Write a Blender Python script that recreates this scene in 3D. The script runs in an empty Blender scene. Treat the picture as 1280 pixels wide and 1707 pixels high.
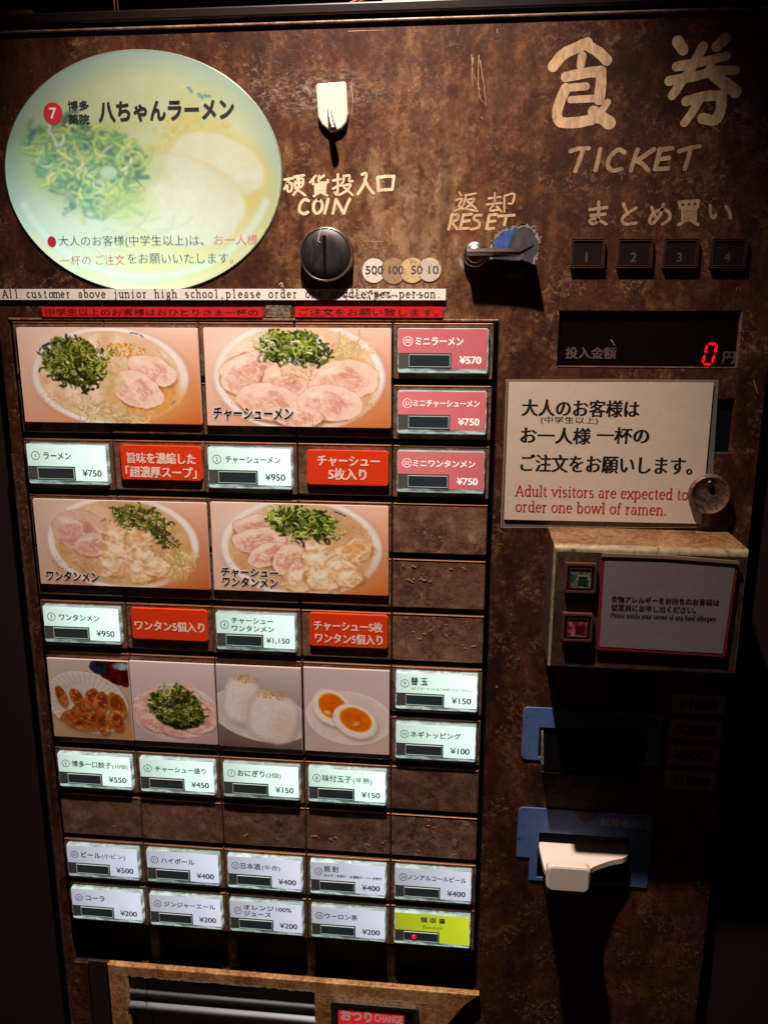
import bpy, math, random
import numpy as np
from mathutils import Matrix, Vector
rnd = random.Random(7)
rng = np.random.default_rng(11)
C = bpy.context.scene.collection
sc = bpy.context.scene

# ------------------------------------------------------------------ camera
# world: X right, Z up, the machine's front panel is the plane Y = 0 (viewer at negative Y), metres
FPX, CX, CY, DIST = 1371.8, 640.0, 853.5, 0.6
_d = np.array([627 - CX, 6529 - CY, FPX]); _d /= np.linalg.norm(_d)
_r = -np.array([-13300 - CX, 490 - CY, FPX]); _r /= np.linalg.norm(_r)
_n = np.cross(_r, _d)
cam_data = bpy.data.cameras.new('camera')
cam = bpy.data.objects.new('camera', cam_data); C.objects.link(cam)
cam_data.sensor_fit = 'VERTICAL'; cam_data.sensor_height = 24.0
cam_data.lens = 24.0 * FPX / 1707.0
cam_data.clip_start = 0.01; cam_data.clip_end = 50
M = Matrix(((_r[0], -_r[1], -_r[2], 0), (_n[0], -_n[1], -_n[2], -DIST), (-_d[0], _d[1], _d[2], 0), (0, 0, 0, 1)))
cam.matrix_world = M
sc.camera = cam

# ------------------------------------------------------------------ world and lamps
w = bpy.data.worlds.new('World'); sc.world = w; w.use_nodes = True
bg = w.node_tree.nodes['Background']
bg.inputs[0].default_value = (1.0, 0.55, 0.42, 1); bg.inputs[1].default_value = 0.012
sc.view_settings.view_transform = 'Standard'; sc.view_settings.look = 'None'
sc.view_settings.exposure = 0.0; sc.view_settings.gamma = 1.0

def spot(name, loc, aim, power, cone, blend, radius, color):
    l = bpy.data.lights.new(name, 'SPOT'); o = bpy.data.objects.new(name, l); C.objects.link(o)
    l.energy = power; l.spot_size = math.radians(cone); l.spot_blend = blend
    l.shadow_soft_size = radius; l.color = color
    o.location = loc
    o.rotation_euler = (Vector(aim) - Vector(loc)).to_track_quat('-Z', 'Y').to_euler()
    return o
key = spot('ceiling_downlight', (-0.085, -0.235, 0.55), (-0.100, 0.02, -0.23), 68, 66, 1.0, 0.011, (1.0, 0.84, 0.735))
key.data.use_nodes = True                                   # falloff made slower than a real lamp's so the beam stays even
_e = key.data.node_tree.nodes['Emission']; _f = key.data.node_tree.nodes.new('ShaderNodeLightFalloff'); _f.inputs['Strength'].default_value = 1.0
_a = key.data.node_tree.nodes.new('ShaderNodeMath'); _a.operation = 'MULTIPLY_ADD'; _b = key.data.node_tree.nodes.new('ShaderNodeMath'); _b.operation = 'MULTIPLY'
key.data.node_tree.links.new(_f.outputs['Quadratic'], _b.inputs[0]); _b.inputs[1].default_value = .25
key.data.node_tree.links.new(_f.outputs['Linear'], _a.inputs[0]); _a.inputs[1].default_value = .70; key.data.node_tree.links.new(_b.outputs[0], _a.inputs[2])
key.data.node_tree.links.new(_a.outputs[0], _e.inputs['Strength'])

# ------------------------------------------------------------------ geometry helpers
def P(px, py, y=0.0):
    """where the sight line of photograph point (px, py) meets the plane at depth y"""
    v = np.array([px - CX, py - CY, FPX])
    q = np.array([_r @ v, _n @ v, -_d @ v]); t = (DIST + y) / q[1]
    return float(q[0] * t), float(q[2] * t)

def RQ(tl, tr, br, bl, y=0.0):
    a, b, c_, d_ = P(*tl, y), P(*tr, y), P(*br, y), P(*bl, y)
    return ((a[0] + d_[0]) / 2, (c_[1] + d_[1]) / 2, (b[0] + c_[0]) / 2, (a[1] + b[1]) / 2)   # x0,z0,x1,z1

def poly_px(pts, y=0.0):
    return [P(a, b, y) for a, b in pts]

def rrect(x0, z0, x1, z1, r=0.0, n=4):
    if r <= 0: return [(x0, z0), (x1, z0), (x1, z1), (x0, z1)]
    out = []
    for cx, cz, a0 in ((x1 - r, z0 + r, -90), (x1 - r, z1 - r, 0), (x0 + r, z1 - r, 90), (x0 + r, z0 + r, 180)):
        for k in range(n + 1):
            a = math.radians(a0 + 90 * k / n); out.append((cx + r * math.cos(a), cz + r * math.sin(a)))
    return out

def ell(cx, cz, rx, rz, n=48, a0=0):
    return [(cx + rx * math.cos(2 * math.pi * k / n + a0), cz + rz * math.sin(2 * math.pi * k / n + a0)) for k in range(n)]

def area2(p):
    return sum(p[i][0] * p[(i + 1) % len(p)][1] - p[(i + 1) % len(p)][0] * p[i][1] for i in range(len(p)))

def inset(p, d):
    n = len(p); out = []
    s = 1 if area2(p) > 0 else -1
    for i in range(n):
        a, b, c_ = np.array(p[i - 1]), np.array(p[i]), np.array(p[(i + 1) % n])
        e1 = b - a; e2 = c_ - b
        l1, l2 = np.linalg.norm(e1), np.linalg.norm(e2)
        if l1 < 1e-9 or l2 < 1e-9: out.append(tuple(b)); continue
        n1 = np.array([-e1[1], e1[0]]) / l1 * s; n2 = np.array([-e2[1], e2[0]]) / l2 * s
        m = n1 + n2; q = m @ n1
        out.append(tuple(b + m * d / max(q, 0.35)))
    return out

class MB:
    def __init__(s): s.v = []; s.f = []; s.m = []; s.smooth = []
    def add(s, verts, faces, mi=0, smooth=False):
        o = len(s.v); s.v += [tuple(map(float, q)) for q in verts]
        s.f += [[i + o for i in fc] for fc in faces]; s.m += [mi] * len(faces); s.smooth += [smooth] * len(faces)
        return s
    def prism(s, poly, yb, yf, ch=0.0, mi=0, back=False, sm=False):
        """plate with outline poly in X/Z from depth yb (behind) to yf (front), front edge chamfered by ch"""
        p = list(poly)
        if area2(p) < 0: p = p[::-1]
        n = len(p); rings = [[(x, yb, z) for x, z in p]]
        if ch > 0:
            rings.append([(x, yf + ch, z) for x, z in p])
            q = inset(p, ch * 0.35); rings.append([(x, yf + ch * 0.3, z) for x, z in q])
            q = inset(p, ch); rings.append([(x, yf, z) for x, z in q])
        else: rings.append([(x, yf, z) for x, z in p])
        vs = [v for rg in rings for v in rg]; fs = []
        for k in range(len(rings) - 1):
            for i in range(n):
                j = (i + 1) % n; fs.append([k * n + i, k * n + j, (k + 1) * n + j, (k + 1) * n + i])
        fs.append([(len(rings) - 1) * n + i for i in range(n)])
        if back: fs.append([i for i in range(n)][::-1])
        return s.add(vs, fs, mi, sm)
    def box(s, x0, z0, x1, z1, yb, yf, ch=0.0, r=0.0, mi=0, back=False):
        return s.prism(rrect(x0, z0, x1, z1, r), yb, yf, ch, mi, back)
    def ring(s, outer, inner, yb, yf, mi=0):
        """frame between two outlines of equal point count"""
        n = len(outer)
        vs = [(x, yb, z) for x, z in outer] + [(x, yf, z) for x, z in outer] + [(x, yf, z) for x, z in inner] + [(x, yb, z) for x, z in inner]
        fs = []
        for k in range(3):
            for i in range(n):
                j = (i + 1) % n; fs.append([k * n + i, k * n + j, (k + 1) * n + j, (k + 1) * n + i])
        return s.add(vs, fs, mi)
    def lathe(s, cx, cz, prof, n=48, mi=0, sm=True):
        """profile [(radius, y)] turned about the Y axis at (cx, cz), from back to front"""
        vs = []; fs = []
        for r, y in prof:
            for k in range(n):
                a = 2 * math.pi * k / n; vs.append((cx + r * math.cos(a), y, cz + r * math.sin(a)))
        for q in range(len(prof) - 1):
            for i in range(n):
                j = (i + 1) % n; fs.append([q * n + i, q * n + j, (q + 1) * n + j, (q + 1) * n + i])
        fs.append([(len(prof) - 1) * n + i for i in range(n)])
        return s.add(vs, fs, mi, sm)
    def tube(s, pts, rad, n=10, mi=0):
        pts = [np.array(p, float) for p in pts]
        rads = rad if isinstance(rad, (list, tuple)) else [rad] * len(pts)
        vs = []; fs = []
        up = np.array([0.0, 1, 0.01])
        for i, p in enumerate(pts):
            t = pts[min(i + 1, len(pts) - 1)] - pts[max(i - 1, 0)]; t /= np.linalg.norm(t) + 1e-12
            a = np.cross(t, up)
            if np.linalg.norm(a) < 1e-3: a = np.cross(t, [1, 0, 0])
            a /= np.linalg.norm(a); b = np.cross(t, a)
            for k in range(n):
                g = 2 * math.pi * k / n; vs.append(tuple(p + rads[i] * (math.cos(g) * a + math.sin(g) * b)))
        for q in range(len(pts) - 1):
            for i in range(n):
                j = (i + 1) % n; fs.append([q * n + i, q * n + j, (q + 1) * n + j, (q + 1) * n + i])
        fs.append(list(range(n))[::-1]); fs.append([(len(pts) - 1) * n + i for i in range(n)])
        return s.add(vs, fs, mi, True)
    def build(s, name, mats, parent=None):
        me = bpy.data.meshes.new(name); me.from_pydata(s.v, [], s.f)
        for m in (mats if isinstance(mats, (list, tuple)) else [mats]): me.materials.append(m)
        me.polygons.foreach_set('material_index', s.m); me.polygons.foreach_set('use_smooth', s.smooth)
        me.update()
        import bmesh
        bm = bmesh.new(); bm.from_mesh(me); bmesh.ops.recalc_face_normals(bm, faces=bm.faces); bm.to_mesh(me); bm.free()
        o = bpy.data.objects.new(name, me); C.objects.link(o); o.parent = parent
        return o

def tag(o, label=None, cat=None, group=None, kind=None):
    if label: o['label'] = label
    if cat: o['category'] = cat
    if group: o['group'] = group
    if kind: o['kind'] = kind
    return o
def empty(name, label, cat, group=None, loc=(0, 0, 0)):
    o = bpy.data.objects.new(name, None); C.objects.link(o); o.location = loc; o.empty_display_size = .01
    return tag(o, label, cat, group)

# ------------------------------------------------------------------ materials
def lin(c):
    c = np.asarray(c, float) / 255.0
    return tuple(np.where(c <= 0.04045, c / 12.92, ((c + 0.055) / 1.055) ** 2.4))
class NT:
    def __init__(s, name):
        s.m = bpy.data.materials.new(name); s.m.use_nodes = True; s.t = s.m.node_tree
        s.b = s.t.nodes['Principled BSDF']; s.co = s.n('ShaderNodeTexCoord').outputs['Object']
    def n(s, k, **kw):
        q = s.t.nodes.new(k)
        for a, b in kw.items(): setattr(q, a, b)
        return q
    def L(s, a, b): s.t.links.new(a, b)
    def mapped(s, scale=(1, 1, 1), loc=(0, 0, 0), rot=(0, 0, 0)):
        q = s.n('ShaderNodeMapping'); s.L(s.co, q.inputs[0]); q.inputs['Scale'].default_value = scale
        q.inputs['Location'].default_value = loc; q.inputs['Rotation'].default_value = rot; return q.outputs[0]
    def noise(s, scale, detail=4, rough=.55, vec=None, dist=0.0):
        q = s.n('ShaderNodeTexNoise'); q.inputs['Scale'].default_value = scale; q.inputs['Detail'].default_value = detail
        q.inputs['Roughness'].default_value = rough; q.inputs['Distortion'].default_value = dist
        s.L(vec if vec is not None else s.co, q.inputs['Vector']); return q.outputs['Fac']
    def ramp(s, fac, stops):
        q = s.n('ShaderNodeValToRGB'); s.L(fac, q.inputs[0]); e = q.color_ramp.elements
        while len(e) < len(stops): e.new(0.5)
        for i, (p, c_) in enumerate(stops):
            e[i].position = p; e[i].color = (*c_, 1) if len(c_) == 3 else c_
        return q.outputs[0]
    def mask(s, fac, a, b):
        q = s.n('ShaderNodeMapRange'); s.L(fac, q.inputs[0]); q.inputs[1].default_value = a; q.inputs[2].default_value = b; return q.outputs[0]
    def math(s, op, a, b=None):
        q = s.n('ShaderNodeMath', operation=op)
        for i, v in enumerate((a, b)):
            if v is None: continue
            if isinstance(v, (int, float)): q.inputs[i].default_value = v
            else: s.L(v, q.inputs[i])
        return q.outputs[0]
    def mix(s, fac, a, b):
        q = s.n('ShaderNodeMix', data_type='RGBA')
        for i, v in ((0, fac), (6, a), (7, b)):
            if isinstance(v, (int, float)): q.inputs[i].default_value = v
            elif isinstance(v, tuple): q.inputs[i].default_value = (*v, 1) if len(v) == 3 else v
            else: s.L(v, q.inputs[i])
        return q.outputs[2]
    def gauss(s, cx, cz, rx, rz):
        """soft patch round (cx, cz) on the panel, 1 in the middle"""
        q = s.mapped((1 / rx, 0.0001, 1 / rz), (-cx / rx, 0, -cz / rz))
        l = s.n('ShaderNodeVectorMath', operation='LENGTH'); s.L(q, l.inputs[0]); return s.mask(l.outputs['Value'], 1.0, 0.15)
    def bump(s, h, strength, dist):
        q = s.n('ShaderNodeBump'); q.inputs['Strength'].default_value = strength; q.inputs['Distance'].default_value = dist
        s.L(h, q.inputs['Height']); s.L(q.outputs[0], s.b.inputs['Normal'])
    def base(s, c_):
        if isinstance(c_, tuple): s.b.inputs['Base Color'].default_value = (*c_, 1) if len(c_) == 3 else c_
        else: s.L(c_, s.b.inputs['Base Color'])
    def set(s, rough=.5, metal=0.0, spec=.5, coat=0.0):
        if isinstance(rough, (int, float)): s.b.inputs['Roughness'].default_value = rough
        else: s.L(rough, s.b.inputs['Roughness'])
        s.b.inputs['Metallic'].default_value = metal; s.b.inputs['Specular IOR Level'].default_value = spec
        s.b.inputs['Coat Weight'].default_value = coat
        return s
    def emit(s, c_, k):
        if isinstance(c_, tuple): s.b.inputs['Emission Color'].default_value = (*c_, 1)
        else: s.L(c_, s.b.inputs['Emission Color'])
        if isinstance(k, (int, float)): s.b.inputs['Emission Strength'].default_value = k
        else: s.L(k, s.b.inputs['Emission Strength'])
        return s

def plain(name, rgb, rough=.5, metal=0.0, spec=.5, emit=0.0, ecol=None, coat=0.0):
    t = NT(name); t.base(lin(rgb)); t.set(rough, metal, spec, coat)
    if emit: t.emit(lin(ecol or rgb), emit)
    return t.m

def brown_panel():
    t = NT('worn_brown_enamel')
    streak = t.noise(1.0, 6, .6, t.mapped((80, 80, 17)))
    mott = t.noise(64, 10, .74, t.mapped((1, 1, .75)), .35)
    fine = t.noise(300, 5, .72, None, .6)
    big = t.noise(8, 3, .5, t.mapped((1.3, 1, .5)))
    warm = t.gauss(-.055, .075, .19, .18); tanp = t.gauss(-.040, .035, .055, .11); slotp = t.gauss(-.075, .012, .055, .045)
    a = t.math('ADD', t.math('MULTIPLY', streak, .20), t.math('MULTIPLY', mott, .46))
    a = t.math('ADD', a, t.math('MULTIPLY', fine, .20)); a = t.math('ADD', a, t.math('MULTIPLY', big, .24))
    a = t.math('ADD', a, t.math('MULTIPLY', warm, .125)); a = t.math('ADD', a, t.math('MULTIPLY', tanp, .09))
    a = t.math('ADD', t.math('MULTIPLY', a, 1.65), -.43)
    col = t.ramp(a, [(.36, (.017, .0044, .0021)), (.47, (.036, .0105, .0046)), (.57, (.066, .0225, .0095)), (.68, (.140, .060, .027)), (.82, (.30, .175, .092))])
    # paint flaked off in sharp dark crumbs, thick in places
    fl = t.math('MULTIPLY', t.mask(t.noise(120, 8, .78, t.mapped((1, 1, .75)), .8), .51, .55), t.mask(t.noise(20, 5, .65, t.mapped((1, 1, .8), (4, 0, 2))), .42, .54))
    col = t.mix(t.math('MULTIPLY', fl, .55), col, (.030, .0095, .0048))
    f2 = t.math('MULTIPLY', t.mask(t.noise(260, 6, .8, None, .8), .54, .58), t.mask(t.noise(30, 3, .6), .47, .6))
    col = t.mix(t.math('MULTIPLY', f2, .5), col, (.30, .17, .09))
    ru = t.math('MULTIPLY', t.mask(t.noise(14, 6, .65, t.mapped((1, 1, .5), (3, 0, 1)), .5), .55, .66), .55)
    col = t.mix(ru, col, (.115, .030, .016))
    oc = t.math('MULTIPLY', t.mask(t.noise(26, 6, .7, t.mapped((1, 1, .8), (9, 0, 5)), .8), .58, .68), .45)
    col = t.mix(oc, col, (.24, .10, .028))
    # drips beside the reset lever
    dr = t.math('MULTIPLY', t.mask(t.noise(1.0, 5, .6, t.mapped((90, 1, 7), (5, 0, 0))), .47, .62), t.gauss(.02, .08, .11, .14))
    col = t.mix(t.math('MULTIPLY', dr, .72), col, (.036, .015, .009))
    # scratches and pale scuffs round the coin slot
    sc_ = t.math('MULTIPLY', t.mask(t.noise(1.0, 8, .82, t.mapped((330, 1, 110), (1, 0, 0), (0, .6, 0)), 1.8), .54, .60), slotp)
    col = t.mix(t.math('MULTIPLY', sc_, .8), col, (.46, .38, .29))
    gr = t.math('MULTIPLY', t.mask(t.noise(30, 6, .7, t.mapped((1, 1, 1), (2, 0, 2))), .46, .58), t.gauss(-.080, .030, .034, .030))
    col = t.mix(t.math('MULTIPLY', gr, .7), col, (.115, .085, .066))
    r1 = t.math('MULTIPLY', t.mask(t.noise(1.0, 8, .85, t.mapped((190, 1, 330)), .8), .50, .56), t.gauss(-.105, .145, .060, .020))
    col = t.mix(t.math('MULTIPLY', r1, .6), col, (.36, .29, .23))
    ln = t.mask(t.noise(1.0, 6, .8, t.mapped((1400, 1, 14), (0, 0, 0), (0, .12, 0))), .68, .72); col = t.mix(t.math('MULTIPLY', ln, .25), col, (.30, .17, .10))
    t.base(col); t.set(.5, 0.0, .38)
    q = t.n('ShaderNodeMapRange'); t.L(mott, q.inputs[0]); q.inputs[3].default_value = .50; q.inputs[4].default_value = .30
    t.L(q.outputs[0], t.b.inputs['Roughness'])
    h = t.math('SUBTRACT', t.math('MULTIPLY', fine, .3), t.math('MULTIPLY', fl, .5)); t.bump(h, .25, .0005)
    return t.m
def brown_plastic(name='worn_brown_plastic', k=1.0):
    t = NT(name)
    oi = t.n('ShaderNodeObjectInfo'); va = t.n('ShaderNodeVectorMath', operation='MULTIPLY_ADD')   # each plate wears in its own way
    va.inputs[1].default_value = (1, 1, 1); t.L(t.co, va.inputs[0]); cb = t.n('ShaderNodeCombineXYZ')
    t.L(t.math('MULTIPLY', oi.outputs['Random'], 7.3), cb.inputs[0]); t.L(t.math('MULTIPLY', oi.outputs['Random'], 3.1), cb.inputs[2]); t.L(cb.outputs[0], va.inputs[2]); v = va.outputs[0]
    a = t.noise(75, 7, .7, v, .2); f = t.noise(480, 4, .75, v)
    s_ = t.math('ADD', t.math('MULTIPLY', a, .62), t.math('MULTIPLY', f, .38)); s_ = t.math('ADD', s_, t.math('MULTIPLY', t.math('SUBTRACT', oi.outputs['Random'], .5), .06))
    c_ = lambda *v_: tuple(x * k for x in v_)
    col = t.ramp(s_, [(.40, c_(.080, .038, .022)), (.50, c_(.155, .076, .044)), (.58, c_(.225, .120, .072)), (.68, c_(.37, .25, .17))])
    fl = t.math('MULTIPLY', t.mask(t.noise(210, 7, .8, v, .7), .50, .545), t.mask(t.noise(26, 4, .6, v), .42, .56))
    col = t.mix(t.math('MULTIPLY', fl, .85), col, c_(.055, .020, .011))
    st = t.math('MULTIPLY', t.mask(t.noise(34, 4, .6, v), .52, .62), .5); col = t.mix(st, col, c_(.10, .042, .022))
    t.base(col); t.set(.42, 0, .5); t.bump(t.math('SUBTRACT', s_, t.math('MULTIPLY', fl, .3)), .55, .0006)
    return t.m
def rusty(name='scuffed_orange_brown_paint', k=1.0):
    t = NT(name)
    a = t.noise(240, 6, .75, None, 1.2); b = t.noise(40, 4, .6)
    s_ = t.math('ADD', t.math('MULTIPLY', a, .65), t.math('MULTIPLY', b, .35))
    col = t.ramp(s_, [(.38, (.12, .045, .018)), (.47, (.30, .13, .046)), (.57, (.50, .27, .11)), (.70, (.68, .47, .25))]); col = t.mix(1 - k, col, (.02, .01, .006))
    t.base(col); t.set(.5, 0, .4); t.bump(s_, .5, .0005); return t.m
def metal(name, rgb, rough, scale=(30, 30, 900), amp=.2):
    t = NT(name); n_ = t.noise(1.0, 5, .7, t.mapped(scale)); col = t.mix(n_, tuple(x * .55 for x in lin(rgb)), lin(rgb)); t.base(col)
    t.b.inputs['Metallic'].default_value = 1.0
    q = t.n('ShaderNodeMapRange'); t.L(n_, q.inputs[0]); q.inputs[3].default_value = rough; q.inputs[4].default_value = min(1, rough + amp)
    t.L(q.outputs[0], t.b.inputs['Roughness']); t.bump(n_, .12, .0003); return t.m
def mottled_metal(name, rgb):
    t = NT(name); n_ = t.noise(150, 7, .75, None, 1.5); t.base(t.mix(t.mask(n_, .42, .58), tuple(x * .25 for x in lin(rgb)), lin(rgb))); t.b.inputs['Metallic'].default_value = .6
    t.set(.5, .6, .4); t.bump(n_, .3, .0005); return t.m
def paper(name, rgb, rough=.5, coat=.0, crease=.25):
    t = NT(name); n_ = t.noise(260, 6, .75); big = t.noise(12, 3, .5)
    c_ = lin(rgb); col = t.mix(t.math('MULTIPLY', n_, .8), c_, tuple(x * .74 for x in c_)); col = t.mix(t.math('MULTIPLY', big, .35), col, tuple(x * .80 for x in c_))
    t.base(col); t.set(rough, 0, .4, coat); t.bump(t.math('ADD', t.math('MULTIPLY', n_, .3), t.noise(35, 4, .5)), crease, .0012); return t.m

BROWN = brown_panel(); PLAS = brown_plastic(); RUST = rusty()
BLACK = plain('black_recess', (16, 10, 9), .6, 0, .25)
BLACKP = plain('black_plastic', (20, 18, 18), .35, 0, .5)
TRIM = brown_plastic('copper_brown_edge', 1.5)
CHROME = metal('scratched_chrome', (206, 194, 184), .16, (300, 300, 300), .25)
DARKM = metal('dark_brushed_metal', (92, 86, 86), .34, (420, 60, 160), .3)
STEEL = metal('dull_steel', (150, 154, 160), .36, (20, 20, 160), .2)
CREAM = paper('cream_plastic', (226, 210, 196), .3, 0, .06)
WHITEP = plain('white_enamel', (212, 202, 190), .3, 0, .5)
INK = plain('black_ink', (16, 14, 14), .5, 0, .4)
INKG = plain('grey_print', (64, 60, 60), .5)
WHITEINK = plain('white_print', (240, 236, 230), .5)
REDINK = plain('red_ink', (170, 28, 30), .5)
def marker(name, rgb, lo=.6):
    t = NT(name); n_ = t.noise(1.0, 6, .75, t.mapped((230, 1, 90), (0, 0, 0), (0, .5, 0)), .6)
    c_ = lin(rgb); t.base(t.mix(t.mask(n_, .3, .62), tuple(x * lo * .62 for x in c_), c_)); t.set(.55, 0, .3); return t.m
MARK = marker('cream_paint_marker', (214, 178, 138)); MARK2 = marker('faded_cream_marker', (176, 142, 112)); MARKB = marker('cream_paint_marker_bright', (240, 212, 176), .8)

# ------------------------------------------------------------------ lettering from the built-in font
_tc = {}
def glyphs(s, bx=0.0, bz=0.0, slant=0.0, space=1.0):
    """outline lettering as triangles; bx / bz fatten (or thin) upright and level strokes separately, in em"""
    key_ = (s, bx, bz, slant, space)
    if key_ in _tc: return _tc[key_]
    cu = bpy.data.curves.new('t', 'FONT'); cu.body = s; cu.size = 1.0; cu.resolution_u = 4; cu.space_character = space
    cu.dimensions = '2D'; cu.fill_mode = 'FRONT'
    o = bpy.data.objects.new('t', cu)
    me = o.to_mesh()
    n = len(me.vertices); v = np.zeros(n * 3); me.vertices.foreach_get('co', v); v = v.reshape(-1, 3)[:, :2]
    # weld
    key2 = {}; idx = np.zeros(n, int); uv = []
    for i, (a, b) in enumerate(np.round(v, 5)):
        k = (a, b)
        if k not in key2: key2[k] = len(uv); uv.append((a, b))
        idx[i] = key2[k]
    fs = [[int(idx[i]) for i in p.vertices] for p in me.polygons]
    fs = [f for f in fs if len(set(f)) == len(f)]
    o.to_mesh_clear(); bpy.data.objects.remove(o); bpy.data.curves.remove(cu)
    v = np.array(uv)
    if bx or bz:
        cnt = {}
        for f in fs:
            a = sum(v[f[i]][0] * v[f[(i + 1) % len(f)]][1] - v[f[(i + 1) % len(f)]][0] * v[f[i]][1] for i in range(len(f)))
            g = f if a > 0 else f[::-1]
            for i in range(len(g)):
                cnt.setdefault((g[i], g[(i + 1) % len(g)]), 0); cnt[(g[i], g[(i + 1) % len(g)])] += 1
        nn = np.zeros_like(v); 
        for (a, b) in cnt:
            if (b, a) in cnt: continue
            e = v[b] - v[a]; l = np.hypot(*e)
            if l < 1e-9: continue
            nr = np.array([e[1], -e[0]]) / l
            nn[a] += nr; nn[b] += nr
        l = np.linalg.norm(nn, axis=1); l[l < 1e-6] = 1
        nn /= l[:, None]; v = v + nn * np.array([bx, bz])
    if slant: v = v + np.stack([v[:, 1] * slant, v[:, 1] * 0], 1)
    _tc[key_] = (v, fs); return _tc[key_]

def put_text(mb, s, x0, zc, x1, h, y, mi=0, bx=0.0, bz=0.0, slant=0.0, keep=False, align='l', space=1.0, zslope=0.0):
    """letter s so that it spans x0..x1 and is h tall about zc (plane metres) at depth y"""
    v, fs = glyphs(s, bx, bz, slant, space)
    if not len(v): return
    a, b = v.min(0), v.max(0)
    sx = (x1 - x0) / (b[0] - a[0]); sz = h / (b[1] - a[1])
    if keep:
        sx = sz
        if align == 'r': x0 = x1 - (b[0] - a[0]) * sx
        if align == 'c': x0 = (x0 + x1) / 2 - (b[0] - a[0]) * sx / 2
    X = x0 + (v[:, 0] - a[0]) * sx; Z = zc - h / 2 + (v[:, 1] - a[1]) * sz
    mb.add([(p, y, q + (p - x0) * zslope) for p, q in zip(X, Z)], fs, mi)

def text_px(mb, s, px0, py, px1, hpx, y, **k):
    """the same, measured on the photograph: left end at (px0, py) mid-height, right end at column px1"""
    a = P(px0, py, y); b = P(px1, py, y); h = P(px0, py - hpx / 2, y)[1] - P(px0, py + hpx / 2, y)[1]
    put_text(mb, s, a[0], a[1], b[0], h, y, **k)

# pen strokes ------------------------------------------------------
def smooth(pts, n=5):
    if len(pts) < 3: return [np.array(p, float) for p in pts]
    q = [np.array(p, float) for p in pts]; out = []
    ext = [2 * q[0] - q[1]] + q + [2 * q[-1] - q[-2]]
    for i in range(1, len(ext) - 2):
        for k in range(n):
            t = k / n; p0, p1, p2, p3 = ext[i - 1:i + 3]
            out.append(.5 * ((2 * p1) + (-p0 + p2) * t + (2 * p0 - 5 * p1 + 4 * p2 - p3) * t * t + (-p0 + 3 * p1 - 3 * p2 + p3) * t ** 3))
    out.append(q[-1]); return out
def ribbon(mb, pts, w, y, mi=0, w1=None, wob=0.0, caps=True):
    """flat round-ended brush stroke through pts (X, Z)"""
    pts = [np.array(p, float) for p in pts]; n = len(pts); w1 = w if w1 is None else w1
    L, R = [], []
    for i in range(n):
        t = pts[min(i + 1, n - 1)] - pts[max(i - 1, 0)]; t = t / (np.linalg.norm(t) + 1e-12)
        nr = np.array([-t[1], t[0]]); ww = (w + (w1 - w) * i / max(1, n - 1)) / 2 * (1 + wob * rnd.uniform(-1, 1))
        L.append(pts[i] + nr * ww); R.append(pts[i] - nr * ww)
    vs = [(p[0], y, p[1]) for p in L] + [(p[0], y, p[1]) for p in R]
    fs = [[i, i + 1, n + i + 1, n + i] for i in range(n - 1)]
    mb.add(vs, fs, mi)
    if caps:
        for (p, q, ww) in ((pts[0], pts[min(1, n - 1)], w), (pts[-1], pts[-2], w1)):
            t = p - q; a0 = math.atan2(t[1], t[0]) - math.pi / 2
            c_ = [(p[0] + ww / 2 * math.cos(a0 + math.pi * k / 8), y, p[1] + ww / 2 * math.sin(a0 + math.pi * k / 8)) for k in range(9)]
            mb.add(c_, [list(range(9))], mi)
_layer = [0]
def hand(mb, strokes, ox, oy, s, w, mi=0, wob=.05):
    """strokes in picture units: photo point = (ox + x*s, oy + y*s)"""
    for st in strokes:
        ww = w
        if isinstance(st, tuple) and isinstance(st[0], (int, float)) is True and isinstance(st[1], list): ww, st = st
        _layer[0] = (_layer[0] + 1) % 40
        y = -.00010 - _layer[0] * .000003
        pts = [P(ox + a * s, oy + b * s, y) for a, b in st]
        pts = smooth(pts, 4) if len(pts) > 2 else [np.array(pts[0]) + (np.array(pts[1]) - np.array(pts[0])) * k / 4 for k in range(5)]
        W = ww * s * .000455
        ribbon(mb, pts, W * rnd.uniform(.92, 1.08), y, mi, W * rnd.uniform(.88, 1.05), wob)

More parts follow.
